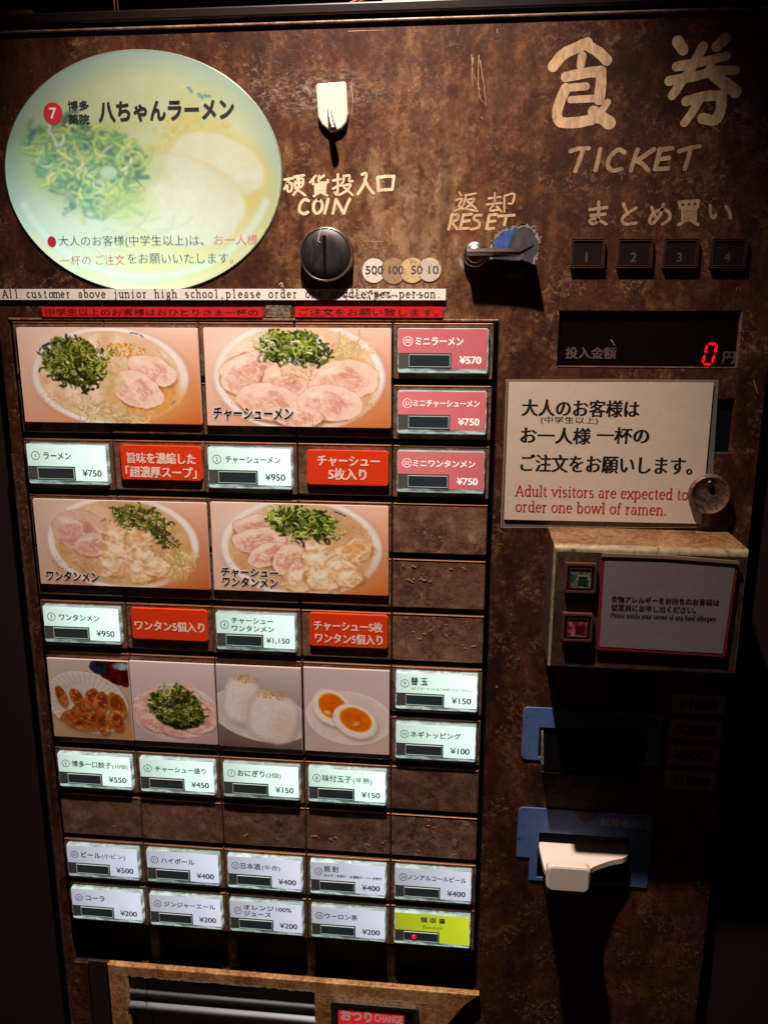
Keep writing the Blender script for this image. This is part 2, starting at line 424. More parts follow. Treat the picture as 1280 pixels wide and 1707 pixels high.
# serif lettering: nib-pen skeletons -------------------------------
def _arc(cx, cy, rx, ry, a0, a1, n=10):
    return [(cx + rx * math.cos(math.radians(a0 + (a1 - a0) * k / n)), cy + ry * math.sin(math.radians(a0 + (a1 - a0) * k / n))) for k in range(n + 1)]
X_ = .48
SERIF = {
 'A': (.66, [[(.08, 0), (.33, .7)], [(.33, .7), (.58, 0)], [(.17, .24), (.49, .24)]], [(.08, 0), (.58, 0)]),
 'P': (.56, [[(.14, 0), (.14, .7)], [(.14, .7), (.3, .7)] + _arc(.3, .53, .17, .17, 90, -90) + [(.14, .36)]], [(.14, 0), (.1, .7)]),
 'R': (.62, [[(.14, 0), (.14, .7)], [(.14, .7), (.3, .7)] + _arc(.3, .53, .17, .17, 90, -90) + [(.14, .36)], [(.3, .36), (.55, 0)]], [(.14, 0), (.56, 0)]),
 'a': (.47, [_arc(.22, .33, .13, .14, 160, 0) + [(.35, .06), (.42, 0)], _arc(.2, .135, .13, .13, 75, 360) + [(.35, .2)]], []),
 'b': (.52, [[(.12, 0), (.12, .72)], _arc(.27, .235, .165, .235, 0, 360, 16)], [(.08, .72)]),
 'c': (.44, [_arc(.25, .235, .17, .235, 45, 320, 14)], []),
 'd': (.53, [[(.4, 0), (.4, .72)], _arc(.25, .235, .165, .235, 0, 360, 16)], [(.36, .72), (.44, 0)]),
 'e': (.46, [[(.07, .26), (.39, .26)] + _arc(.235, .235, .165, .235, 5, 320, 14)], []),
 'f': (.32, [[(.14, 0), (.14, .58)] + _arc(.24, .58, .1, .14, 180, 50, 5), [(.04, .46), (.27, .46)]], [(.14, 0)]),
 'g': (.48, [_arc(.22, .3, .14, .17, 0, 360, 14), _arc(.22, -.08, .16, .13, 0, 360, 14), [(.1, .17), (.12, .05), (.3, .05)], [(.34, .42), (.44, .46)]], []),
 'h': (.54, [[(.12, 0), (.12, .72)], [(.12, .3)] + _arc(.27, .32, .14, .15, 150, 0, 8) + [(.41, 0)]], [(.08, .72), (.12, 0), (.41, 0)]),
 'i': (.28, [[(.14, 0), (.14, .46)], [(.14, .62), (.14, .68)]], [(.1, .46), (.14, 0)]),
 'j': (.28, [[(.16, .46), (.16, -.1)] + _arc(.06, -.1, .1, .1, 0, -110, 5), [(.16, .62), (.16, .68)]], [(.12, .46)]),
 'l': (.28, [[(.14, 0), (.14, .72)]], [(.1, .72), (.14, 0)]),
 'm': (.8, [[(.12, 0), (.12, .46)], [(.12, .3)] + _arc(.25, .32, .13, .15, 150, 0, 8) + [(.38, 0)], [(.38, .3)] + _arc(.52, .32, .14, .15, 150, 0, 8) + [(.66, 0)]], [(.09, .46), (.12, 0), (.38, 0), (.66, 0)]),
 'n': (.54, [[(.12, 0), (.12, .46)], [(.12, .3)] + _arc(.27, .32, .14, .15, 150, 0, 8) + [(.41, 0)]], [(.09, .46), (.12, 0), (.41, 0)]),
 'o': (.5, [_arc(.25, .235, .18, .235, 0, 360, 18)], []),
 'p': (.53, [[(.12, -.22), (.12, .46)], _arc(.27, .235, .165, .235, 0, 360, 16)], [(.08, .46), (.12, -.22)]),
 'r': (.38, [[(.13, 0), (.13, .46)], [(.13, .3)] + _arc(.27, .32, .12, .14, 150, 60, 6)], [(.09, .46), (.13, 0)]),
 's': (.42, [_arc(.21, .35, .125, .115, 40, 255, 8) + _arc(.21, .12, .135, .12, 75, -150, 8)], []),
 't': (.33, [[(.14, .6), (.14, .1)] + _arc(.23, .1, .09, .1, 180, 320, 5), [(.04, .46), (.28, .46)]], []),
 'u': (.54, [[(.12, .46), (.12, .15)] + _arc(.26, .15, .14, .15, 180, 350, 8), [(.41, .46), (.41, 0)]], [(.08, .46), (.37, .46), (.45, 0)]),
 'v': (.5, [[(.07, .46), (.25, 0)], [(.25, 0), (.43, .46)]], [(.07, .46), (.43, .46)]),
 'w': (.72, [[(.06, .46), (.2, 0)], [(.2, 0), (.35, .44)], [(.35, .44), (.5, 0)], [(.5, 0), (.66, .46)]], [(.06, .46), (.35, .46), (.66, .46)]),
 'x': (.5, [[(.07, .46), (.43, 0)], [(.43, .46), (.07, 0)]], [(.07, .46), (.43, .46), (.07, 0), (.43, 0)]),
 'y': (.5, [[(.07, .46), (.26, .02)], [(.43, .46), (.22, -.1), (.1, -.2)]], [(.07, .46), (.43, .46)]),
 ',': (.26, [[(.13, .05), (.08, -.12)]], []), '.': (.26, [[(.11, .0), (.11, .06)]], []), ' ': (.27, [], []),
}
def serif(mb, s, x0, zbase, x1, em, y, mi=0, thick=.085, thin=.038, zslope=0.0, mono=0.0, gap=None, kg=None):
    adv = [max(SERIF[c_][0], mono) if c_ != ' ' else (gap or SERIF[' '][0]) for c_ in s]
    k = (x1 - x0) / sum(adv); x = 0.0; lay = 0; kg = kg or k
    for c_, a in zip(s, adv):
        wd, strokes, feet = SERIF[c_]; off = x + (a - wd * kg / k) / 2
        T = lambda p: np.array([x0 + off * k + p[0] * kg, zbase + p[1] * em])
        for st in strokes:
            lay += 1; yy = y - (lay % 3) * .00001
            pts = [T(p) for p in st]
            L, R = [], []; n = len(pts)
            for i in range(n):
                t = pts[min(i + 1, n - 1)] - pts[max(i - 1, 0)]; l = np.linalg.norm(t) + 1e-12; t = t / l
                ww = (thin + (thick - thin) * abs(t[1]) ** 1.5) * em / 2; nr = np.array([-t[1], t[0]])
                L.append(pts[i] + nr * ww); R.append(pts[i] - nr * ww)
            mb.add([(p[0], yy, p[1]) for p in L] + [(p[0], yy, p[1]) for p in R], [[i, i + 1, n + i + 1, n + i] for i in range(n - 1)], mi)
        for p in feet:
            q = T(p); hw, hh = .10 * em * min(1, kg / em), thin * em * .55
            mb.add([(q[0] - hw, y - .00004, q[1] - hh), (q[0] + hw, y - .00004, q[1] - hh), (q[0] + hw, y - .00004, q[1] + hh), (q[0] - hw, y - .00004, q[1] + hh)], [[0, 1, 2, 3]], mi)
        x += a

# ------------------------------------------------------------------ printed pictures, painted point by point into the print's own mesh
def vnoise(h, w_, cell, seed=0, octv=3):
    g = np.random.default_rng(seed); out = np.zeros((h, w_)); amp = 1.0; tot = 0
    for o in range(octv):
        c_ = max(1.5, cell / 2 ** o); gh, gw = int(h / c_) + 3, int(w_ / c_) + 3; r = g.random((gh, gw))
        yy = np.arange(h) / c_; xx = np.arange(w_) / c_; yi = yy.astype(int); xi = xx.astype(int)
        fy = (yy - yi); fx = (xx - xi); fy = (fy * fy * (3 - 2 * fy))[:, None]; fx = (fx * fx * (3 - 2 * fx))[None]
        a = r[yi][:, xi]; b = r[yi][:, xi + 1]; c2 = r[yi + 1][:, xi]; d = r[yi + 1][:, xi + 1]
        out += amp * ((a * (1 - fx) + b * fx) * (1 - fy) + (c2 * (1 - fx) + d * fx) * fy); tot += amp; amp *= .55
    return out / tot
class Canvas:
    def __init__(s, W, H, S=1.0, seed=1):
        s.W, s.H, s.S = W, H, S; s.h, s.w = int(H * S), int(W * S)
        s.y, s.x = np.mgrid[0:s.h, 0:s.w]; s.x = (s.x + .5) / S; s.y = (s.y + .5) / S
        s.a = np.zeros((s.h, s.w, 3)); s.g = random.Random(seed); s.seed = seed
    def nz(s, cell, octv=3):
        s.seed += 1; return vnoise(s.h, s.w, cell * s.S, s.seed, octv)
    def win(s, x0, y0, x1, y1):
        a = max(0, int(x0 * s.S)); b = min(s.w, int(x1 * s.S) + 1); c_ = max(0, int(y0 * s.S)); d = min(s.h, int(y1 * s.S) + 1)
        return slice(c_, max(c_, d)), slice(a, max(a, b))
    def over(s, sl, m, col):
        m = np.clip(m, 0, 1)[..., None]; s.a[sl] = s.a[sl] * (1 - m) + np.asarray(col, float) * m
    def blob(s, cx, cy, rx, ry, rot=0, col=(255,) * 3, col2=None, soft=1.2, wob=.0, cell=8, rim=None, rimw=.12, alpha=1.0, hl=None, contrast=2.2, p=2.0):
        R = max(rx, ry) * 1.35 + 3; sl = s.win(cx - R, cy - R, cx + R, cy + R); x, y = s.x[sl] - cx, s.y[sl] - cy
        if x.size == 0: return
        c_, sn = math.cos(math.radians(rot)), math.sin(math.radians(rot)); u = (x * c_ + y * sn) / rx; v = (-x * sn + y * c_) / ry
        r = (np.abs(u) ** p + np.abs(v) ** p) ** (1 / p)
        s.seed += 3
        if wob: r = r + wob * (vnoise(*x.shape, max(rx, ry) * .45 * s.S, s.seed, 3) - .5) * 2
        m = np.clip((1 - r) * min(rx, ry) / soft + .5, 0, 1)
        n = np.clip((vnoise(*x.shape, cell * s.S, s.seed + 1, 4) - .5) * contrast + .5, 0, 1)[..., None]
        k = np.asarray(col, float) * (1 - n) + np.asarray(col2 if col2 is not None else col, float) * n
        if hl is not None:
            q = np.clip(1 - np.sqrt((u + .25) ** 2 + (v + .35) ** 2) / .9, 0, 1)[..., None]; k = k * (1 - q) + np.asarray(hl, float) * q
        if rim is not None:
            q = np.clip((r - (1 - rimw)) / rimw, 0, 1)[..., None] ; k = k * (1 - q) + np.asarray(rim, float) * q
        s.over(sl, m * alpha, k)
    def stroke(s, pts, w_, col, edge=None, soft=.7, alpha=1.0, smoothed=True, w1=None):
        p = smooth(pts, 5) if smoothed and len(pts) > 2 else [np.array(q, float) for q in pts]
        p = np.array(p); pad = w_ + 2; sl = s.win(p[:, 0].min() - pad, p[:, 1].min() - pad, p[:, 0].max() + pad, p[:, 1].max() + pad)
        x, y = s.x[sl], s.y[sl]
        if x.size == 0: return
        best = np.full(x.shape, 1e9)
        for i in range(len(p) - 1):
            ax, ay = p[i]; bx, by = p[i + 1]; dx, dy = bx - ax, by - ay; L = dx * dx + dy * dy + 1e-9
            t = np.clip(((x - ax) * dx + (y - ay) * dy) / L, 0, 1); best = np.minimum(best, np.hypot(x - ax - t * dx, y - ay - t * dy))
        m = np.clip((w_ / 2 - best) / soft + .5, 0, 1) * alpha; k = np.broadcast_to(np.asarray(col, float), x.shape + (3,))
        if edge is not None:
            q = np.clip(best / (w_ / 2), 0, 1)[..., None] ** 2; k = k * (1 - q) + np.asarray(edge, float) * q
        s.over(sl, m, k)
    def curl(s, cx, cy, L, w_, col, edge=None, bend=1.2, ang=None, alpha=1.0):
        a = s.g.uniform(0, 6.28) if ang is None else ang; b = s.g.uniform(-bend, bend); pts = [(cx, cy)]
        for k in range(4):
            cx += math.cos(a) * L / 4; cy += math.sin(a) * L / 4; a += b / 4 * 1.6; pts.append((cx, cy))
        s.stroke(pts, w_, col, edge, alpha=alpha)
    def ringlet(s, cx, cy, r, col, inner=None, w_=2.0, sq=None):
        q = sq or s.g.uniform(.45, 1); rot = s.g.uniform(0, 3.1)
        pts = [(cx + r * math.cos(t) * math.cos(rot) - r * q * math.sin(t) * math.sin(rot), cy + r * math.cos(t) * math.sin(rot) + r * q * math.sin(t) * math.cos(rot)) for t in np.linspace(0, 6.28, 13)]
        if inner is not None: s.blob(cx, cy, r, r * q, math.degrees(rot), inner, alpha=.8)
        s.stroke(pts, w_, col, tuple(v * .62 for v in col), smoothed=False)
    def scallions(s, cx, cy, rx, ry, n, rot=0, base=(40, 48, 20), pal=None, L=(8, 20), wd=(1.4, 3.2), rings=.3, lift=1.0):
        pal = pal or [(84, 98, 38), (108, 120, 46), (134, 142, 60), (164, 166, 84), (198, 194, 120), (218, 214, 162), (70, 84, 36), (126, 136, 56)]
        if base: s.blob(cx, cy, rx * .88, ry * .86, rot, base, tuple(min(255, v * 1.9) for v in base), wob=.42, cell=5, soft=4)
        c_, sn = math.cos(math.radians(rot)), math.sin(math.radians(rot)); cl = [(s.g.uniform(-1, 1), s.g.uniform(-1, 1), s.g.uniform(.72, 1.22)) for _ in range(9)]
        for k in range(n):
            a = s.g.uniform(0, 6.28); r = math.sqrt(s.g.random()) * s.g.choice((.9, 1, 1.12)); u, v = r * math.cos(a), r * math.sin(a)
            f0 = min(cl, key=lambda q: (q[0] - u) ** 2 + (q[1] - v) ** 2)[2]; u *= rx; v *= ry; x, y = cx + u * c_ - v * sn, cy + u * sn + v * c_
            t = k / n; col = s.g.choice(pal); f = (.56 + .62 * t) * lift * f0 * (1.08 - .16 * (v / ry)); col = tuple(min(255, q * f) for q in col); w_ = s.g.uniform(*wd); l_ = s.g.uniform(*L)
            if s.g.random() < rings: s.ringlet(x, y, s.g.uniform(.11, .27) * L[1], col, tuple(min(255, q * .42 + 8) for q in col) if s.g.random() < .6 else None, s.g.uniform(.5, .8) * wd[1])
            else:
                a0 = s.g.uniform(0, 6.28); b_ = s.g.uniform(-1.9, 1.9); pts = [(x, y)]
                for q in range(4): x += math.cos(a0) * l_ / 4; y += math.sin(a0) * l_ / 4 * .8; a0 += b_ / 4 * 1.6; pts.append((x, y))
                s.stroke([(p + .8, q + 1.0) for p, q in pts], w_ * 1.2, tuple(q * .38 for q in col), soft=1.4, alpha=.55); s.stroke(pts, w_, col, tuple(q * .66 for q in col))
                if s.g.random() < .35: s.stroke([(p - w_ * .18, q - w_ * .2) for p, q in pts[:4]], w_ * .3, tuple(min(255, q * 1.45 + 20) for q in col), None, alpha=.7)
    def noodles(s, cx, cy, rx, ry, n, col=(238, 214, 160), L=(18, 40), ang=0, spread=.7):
        for k in range(n):
            a = s.g.uniform(0, 6.28); r = math.sqrt(s.g.random()); f = s.g.uniform(.8, 1.06)
            s.curl(cx + rx * r * math.cos(a), cy + ry * r * math.sin(a), s.g.uniform(*L), s.g.uniform(1.8, 3.2), tuple(min(255, q * f * 1.04) for q in col), tuple(q * f * .82 for q in col), 2.4, ang + s.g.uniform(-spread, spread))
    def pork(s, cx, cy, rx, ry, rot=0, seed=0, fat=(244, 218, 202), meat=(222, 168, 150), meat2=(240, 206, 190), edge=(204, 150, 118)):
        s.blob(cx + 1, cy + 2.6, rx * 1.0, ry * 1.0, rot, (140, 92, 58), soft=3.5, wob=.16, alpha=.55)
        s.seed += 5; sd = s.seed
        s.blob(cx, cy, rx, ry, rot, meat2, fat, wob=.16, cell=9, rim=edge, rimw=.035, soft=1.4, contrast=2.4); 
        s.blob(cx - rx * .1, cy + ry * .12, rx * .74, ry * .62, rot - 6, meat, meat2, wob=.38, cell=6, soft=5, alpha=.85, contrast=3)
        s.blob(cx + rx * .22, cy - ry * .15, rx * .36, ry * .34, rot + 30, (204, 140, 122), meat, wob=.5, cell=4, soft=5, alpha=.6, contrast=3)
        for k in range(10):
            a = s.g.uniform(0, 6.28); q = s.g.uniform(.1, .7); s.curl(cx + rx * q * math.cos(a), cy + ry * q * math.sin(a), rx * s.g.uniform(.3, .8), s.g.uniform(.7, 2.4), s.g.choice([(252, 232, 218), (246, 220, 204)]), None, 2.2, math.radians(rot) + s.g.uniform(-.9, .9), .55)
        for k in range(8):
            a = s.g.uniform(0, 6.28); q = s.g.uniform(.1, .8); s.curl(cx + rx * q * math.cos(a), cy + ry * q * math.sin(a), rx * s.g.uniform(.2, .6), s.g.uniform(.5, 1.2), (188, 118, 96), None, 2.2, math.radians(rot) + s.g.uniform(-.9, .9), .4)
        s.blob(cx - rx * .3, cy - ry * .45, rx * .4, ry * .16, rot, (255, 242, 232), soft=4, wob=.5, alpha=.45); s.glints(cx, cy, rx * .7, ry * .7, 9)
    def wonton(s, cx, cy, rx, ry, rot=0):
        s.blob(cx + 1, cy + 2.5, rx, ry, rot, (164, 108, 60), soft=4, wob=.34, alpha=.5)
        s.blob(cx, cy, rx, ry, rot, (246, 222, 188), (216, 174, 128), wob=.38, cell=10, soft=1.8, rim=(214, 172, 126), rimw=.10, contrast=2.8)
        for k in range(9):
            a = s.g.uniform(0, 6.28); x, y = cx + rx * .5 * math.cos(a), cy + ry * .5 * math.sin(a); a2 = s.g.uniform(0, 6.28); l_ = rx * s.g.uniform(.4, .8); w_ = s.g.uniform(3, 7)
            st = s.g.getstate(); s.curl(x, y + w_ * .6, l_, w_, (196, 146, 98), None, 1.6, a2, .22); s.g.setstate(st); s.curl(x, y - w_ * .3, l_, w_, (255, 244, 228), (240, 214, 178), 1.6, a2, .45)
        s.blob(cx - rx * .2, cy - ry * .3, rx * .4, ry * .3, rot, (255, 248, 234), soft=5, wob=.5, alpha=.6)
    def bowl(s, cx, cy, rx, ry, soup, soup2, wall=(226, 214, 208), lip=(246, 238, 234), inn=.90, dy=0):
        s.blob(cx + 5, cy + 6, rx * 1.02, ry * 1.02, 0, (196, 146, 120), soft=12, alpha=.4)
        s.blob(cx, cy, rx, ry, 0, wall, wall, soft=1.2, rim=(214, 200, 196), rimw=.04)
        s.blob(cx, cy, rx * .975, ry * .975, 0, lip, (232, 222, 218), cell=60, soft=1.5)
        s.blob(cx, cy + dy, rx * inn, ry * inn, 0, soup, soup2, wob=.012, cell=22, soft=2.5, rim=(222, 190, 158), rimw=.05); s.glints(cx, cy, rx * .8, ry * .8, 60)
        s.blob(cx - rx * .5, cy - ry * .4, rx * .4, ry * .4, 0, (246, 232, 216), soft=30, alpha=.5); s.blob(cx + rx * .5, cy + ry * .5, rx * .45, ry * .4, 0, (206, 150, 96), soft=36, alpha=.55)
    def glints(s, cx, cy, rx, ry, n):
        for k in range(n):
            a = s.g.uniform(0, 6.28); r = math.sqrt(s.g.random()); s.curl(cx + rx * r * math.cos(a), cy + ry * r * math.sin(a), s.g.uniform(1, 5), s.g.uniform(.7, 1.5), (255, 252, 246), None, 1.5, None, s.g.uniform(.4, .9))
    def bubbles(s, cx, cy, rx, ry, n, col=(176, 140, 108)):
        for k in range(n):
            a = s.g.uniform(0, 6.28); r = math.sqrt(s.g.random()); q = s.g.uniform(.5, 1.5)
            s.blob(cx + rx * r * math.cos(a), cy + ry * r * math.sin(a), q, q * .8, 0, col, soft=1, alpha=s.g.uniform(.3, .9))
    def crumbs(s, cx, cy, rx, ry, n, pal, L=(1.5, 4)):
        for k in range(n):
            a = s.g.uniform(0, 6.28); r = math.sqrt(s.g.random()); s.curl(cx + rx * r * math.cos(a), cy + ry * r * math.sin(a), s.g.uniform(*L), s.g.uniform(1, 2), s.g.choice(pal), None, 2)
    def grade(s, c00, c10, c01, c11):
        u = (s.x / s.W)[..., None]; v = (s.y / s.H)[..., None]; f = lambda q: np.asarray(q, float)
        s.a[:] = (f(c00) * (1 - u) + f(c10) * u) * (1 - v) + (f(c01) * (1 - u) + f(c11) * u) * v
    def blur(s, k=1):
        for _ in range(k):
            p = np.pad(s.a, ((1, 1), (1, 1), (0, 0)), 'edge')
            s.a = (p[:-2, 1:-1] + p[2:, 1:-1] + p[1:-1, :-2] + p[1:-1, 2:] + 2 * p[1:-1, 1:-1]) / 6

MARKCOL = (40, 66, 120)
def pic_ramen(W=316, H=165, S=1.15, vivid=False):
    c = Canvas(W, H, S, 5); k = W / 316
    if abs(k - 1) > .01: raise ValueError
    c.grade((232, 208, 198), (236, 206, 190), (222, 176, 150), (206, 116, 56))
    c.bowl(158, 83, 139, 86, (238, 218, 196), (220, 184, 148), wall=(220, 208, 204))
    c.blob(215, 128, 70, 34, -10, (214, 156, 84), (232, 184, 118), soft=18, wob=.15, alpha=.8)
    c.blob(250, 96, 26, 42, 0, (210, 150, 76), (226, 178, 112), soft=10, alpha=.7)
    c.bubbles(66, 110, 34, 34, 90)
    c.noodles(124, 140, 40, 14, 70, (240, 216, 172), ang=.1)
    c.noodles(176, 152, 34, 8, 30, (236, 208, 160), ang=.5)
    c.crumbs(188, 38, 38, 14, 170, [(206, 140, 52), (228, 172, 84), (186, 118, 40), (240, 200, 130)])
    c.crumbs(160, 44, 22, 14, 40, [(96, 112, 40), (150, 150, 80), (220, 200, 150)], (3, 7))
    c.pork(236, 72, 45, 24, 18); c.pork(205, 105, 46, 31, 22, meat=(222, 172, 150))
    c.blob(160, 92, 26, 18, 10, (226, 200, 160), (190, 170, 110), wob=.3, soft=5, alpha=.8)
    c.scallions(98, 58, 54, 38, 430, 12, (34, 38, 16), L=(8, 18), wd=(1.6, 3.6), rings=.34)
    c.scallions(110, 88, 30, 18, 70, 10, None, L=(6, 14), lift=.8)
    for k_ in range(26): c.curl(60 + c.g.uniform(-8, 90), 40 + c.g.uniform(-12, 40), 12, 2, (188, 198, 120), (110, 130, 50), 2.4)
    for x, y in ((42, 34), (50, 28), (56, 25)): c.curl(x, y, 7, 2, MARKCOL, None, .5, 2.4)
    for x, y in ((200, 8), (208, 9), (217, 12)): c.curl(x, y, 6, 2, (96, 108, 140), None, .6, .3)
    c.curl(270, 124, 8, 2, (110, 120, 160), None, .5, 2.2); c.curl(240, 34, 40, 1, (206, 160, 150), None, .5, .8)
    c.blur(1); return c
def pic_chashu(W=316, H=165, S=1.15):
    c = Canvas(W, H, S, 21)
    c.grade((236, 208, 196), (238, 202, 186), (226, 184, 162), (206, 122, 70))
    c.bowl(160, 80, 147, 94, (240, 218, 200), (228, 194, 164), wall=(230, 210, 200))
    c.bubbles(60, 105, 40, 46, 110); c.bubbles(262, 120, 30, 28, 70)
    c.noodles(236, 38, 26, 12, 90, (242, 212, 160), ang=.3, spread=1.4)
    c.blob(262, 62, 22, 14, 30, (214, 154, 92), (228, 180, 126), soft=8, alpha=.7)
    c.pork(82, 74, 60, 38, -12); c.pork(140, 92, 46, 32, 10); c.pork(236, 84, 60, 33, -4); c.pork(112, 124, 62, 33, 12); c.pork(212, 124, 54, 30, 6); c.pork(160, 148, 44, 18, 0)
    c.crumbs(160, 76, 34, 14, 90, [(214, 178, 130), (196, 150, 96), (232, 206, 170)])
    c.bubbles(150, 156, 60, 8, 50)
    c.scallions(152, 32, 56, 28, 330, 6, (50, 74, 24), pal=[(78, 100, 38), (104, 126, 46), (136, 152, 62), (166, 176, 86), (206, 208, 150), (228, 226, 190), (62, 80, 34)], L=(8, 20), wd=(1.6, 3.4))
    for k in range(24): c.curl(84 + c.g.uniform(0, 40), 22 + c.g.uniform(-12, 16), 14, 1.6, (226, 226, 190), (150, 160, 90), 1.4)
    c.blur(1); return c
def pic_wonton(W=316, H=165, S=1.15):
    c = Canvas(W, H, S, 33)
    c.grade((222, 198, 184), (232, 190, 166), (210, 180, 160), (196, 106, 58))
    c.bowl(159, 80, 140, 92, (222, 190, 152), (202, 162, 120))
    c.blob(262, 110, 26, 40, 10, (206, 148, 84), (224, 176, 118), soft=10, alpha=.8)
    c.bubbles(70, 112, 44, 36, 150, (156, 118, 84)); c.bubbles(80, 26, 40, 14, 50)
    c.pork(84, 58, 54, 38, 8, fat=(226, 196, 176), meat=(206, 146, 130), meat2=(224, 186, 166)); c.pork(110, 84, 40, 22, -10, fat=(228, 200, 180), meat=(206, 150, 132), meat2=(224, 186, 166)); c.crumbs(160, 40, 40, 20, 60, [(150, 120, 70), (206, 170, 120)], (2, 6))
    c.scallions(198, 36, 52, 26, 210, 14, None, L=(6, 18), wd=(1.2, 2.6), rings=.12, lift=1.1)
    c.scallions(235, 68, 34, 16, 90, 30, None, L=(5, 12), wd=(1, 2), rings=.1, lift=.85)
    c.noodles(250, 106, 24, 20, 110, (242, 212, 150), L=(14, 34), ang=1.0, spread=1.2)
    for q in ((150, 66, 26, 18, 20), (190, 72, 26, 20, -10), (152, 98, 34, 24, 10), (200, 106, 22, 20, 0), (140, 126, 34, 20, -6), (186, 134, 28, 22, 20), (218, 124, 26, 20, 0)): c.wonton(*q)
    c.blob(188, 68, 12, 9, 20, (206, 140, 80), (236, 190, 130), soft=4, alpha=.7)
    c.bubbles(170, 150, 70, 8, 60)
    c.blur(1); return c
def pic_chashu_wonton(W=316, H=165, S=1.15):
    c = Canvas(W, H, S, 47)
    c.grade((234, 206, 194), (240, 198, 176), (226, 186, 164), (204, 110, 62))
    c.bowl(160, 80, 145, 94, (228, 194, 160), (210, 166, 124))
    c.bubbles(246, 56, 44, 24, 120, (168, 110, 72)); c.bubbles(60, 100, 36, 36, 60); c.bubbles(240, 140, 40, 18, 80)
    for q in ((80, 44, 40, 24, -8), (86, 68, 48, 24, -8), (104, 94, 42, 22, -20), (140, 104, 34, 30, -30)): c.pork(*q, meat=(216, 152, 134), edge=(170, 104, 64))
    c.crumbs(142, 98, 22, 10, 80, [(244, 226, 200), (210, 160, 120)])
    for q in ((186, 84, 24, 18, 40), (196, 104, 34, 22, 10), (256, 84, 34, 20, -8), (232, 116, 34, 22, 20), (158, 138, 36, 24, -6), (200, 136, 34, 22, 10), (246, 132, 28, 18, 0)): c.wonton(*q)
    c.blob(256, 78, 20, 10, -10, (204, 138, 76), (232, 180, 120), soft=4, wob=.2, alpha=.8)
    c.scallions(162, 34, 60, 28, 400, 10, (52, 70, 20), pal=[(78, 100, 38), (110, 132, 46), (150, 166, 74), (190, 196, 112), (214, 214, 156), (62, 78, 34)], L=(8, 20), rings=.42)
    for x, y in ((222, 12), (229, 14), (236, 17)): c.curl(x, y, 6, 2, MARKCOL, None, .6, .3)
    c.blur(1); return c
def pic_gyoza(S=1.3):
    c = Canvas(140, 130, S, 61); c.grade((206, 194, 184), (196, 184, 176), (190, 160, 130), (196, 146, 100))
    c.blob(122, 16, 34, 24, 10, (120, 34, 18), (60, 16, 12), wob=.2, cell=10, soft=2); c.blob(90, 10, 16, 12, 0, (30, 34, 46), (60, 60, 80), cell=4, wob=.1); c.blob(130, 8, 16, 6, 0, (120, 150, 180), (180, 190, 200), soft=3)
    c.blob(66, 74, 74, 54, 12, (150, 130, 116), soft=8, alpha=.4)
    c.blob(64, 70, 72, 50, 12, (226, 216, 208), (206, 196, 188), wob=.02, cell=30, soft=1.2, rim=(238, 232, 226), rimw=.05)
    for k in range(40):
        a = 6.283 * k / 40; x, y = math.cos(a), math.sin(a); ca, sa = math.cos(.21), math.sin(.21)
        f = lambda r: (64 + (72 * r * x) * ca - (50 * r * y) * sa, 70 + (72 * r * x) * sa + (50 * r * y) * ca)
        c.stroke([f(.62), f(.97)], 3.0, (178, 166, 156), None, soft=3, alpha=.5, smoothed=False)
    c.blob(64, 84, 50, 28, 10, (196, 176, 158), (214, 198, 184), soft=14, alpha=.7)
    for x, y, rx, ry, r in ((20, 62, 9, 18, -20), (46, 62, 10, 16, -30), (58, 78, 30, 9, -28), (72, 64, 12, 20, 25), (88, 70, 14, 20, 20), (116, 74, 15, 24, -25), (40, 92, 26, 10, -14), (66, 98, 34, 12, 0), (54, 108, 30, 9, 8), (90, 104, 12, 19, -8), (112, 100, 12, 18, -30)):
        c.blob(x + 1, y + 3, rx, ry, r, (110, 70, 40), soft=4, alpha=.6)
        u = c.g.uniform(-.3, .3); c.blob(x, y, rx, ry, r, (206, 140, 78), (166, 88, 40), wob=.16, cell=7, soft=1.3, rim=(150, 82, 40), rimw=.12, contrast=2.0)
        c.blob(x + rx * u, y - ry * .15, rx * .72, ry * .55, r, (140, 62, 26), (104, 44, 20), wob=.4, cell=5, soft=5, alpha=.75, contrast=2)
        for _ in range(5): c.curl(x + rx * c.g.uniform(-.6, .4), y + ry * c.g.uniform(-.6, .6), 7, 1.4, (240, 204, 156), None, 1.5, math.radians(r) + c.g.uniform(-.4, .4), .55)
    c.blur(1); return c
def pic_chashu_plate(S=1.3):
    c = Canvas(140, 135, S, 71); c.grade((222, 202, 200), (224, 204, 202), (196, 176, 176), (190, 160, 156))
    c.blob(72, 84, 76, 50, 0, (206, 192, 194), soft=2, rim=(186, 166, 166), rimw=.05); c.blob(72, 80, 73, 46, 0, (232, 220, 220), (222, 208, 208), soft=2)
    for q in ((36, 62, 24, 20, -30), (92, 56, 26, 18, 20), (120, 78, 26, 18, 10), (22, 84, 26, 18, 20), (44, 102, 34, 17, 12), (84, 110, 36, 15, 0), (114, 100, 30, 16, -16)): c.pork(*q, fat=(236, 204, 196), meat=(212, 154, 144), meat2=(232, 190, 180), edge=(190, 120, 96))
    c.blob(76, 82, 44, 28, 8, (40, 50, 18), (30, 36, 14), wob=.2, soft=4)
    c.scallions(74, 74, 46, 28, 400, 10, (34, 48, 14), L=(6, 14), wd=(1.4, 2.6), rings=.5, lift=.92); c.scallions(70, 54, 26, 16, 120, 0, None, L=(6, 14), wd=(1.4, 2.6), rings=.4)
    c.ringlet(60, 48, 7, (222, 222, 170), (160, 160, 90), 3, .8)
    c.blur(1); return c
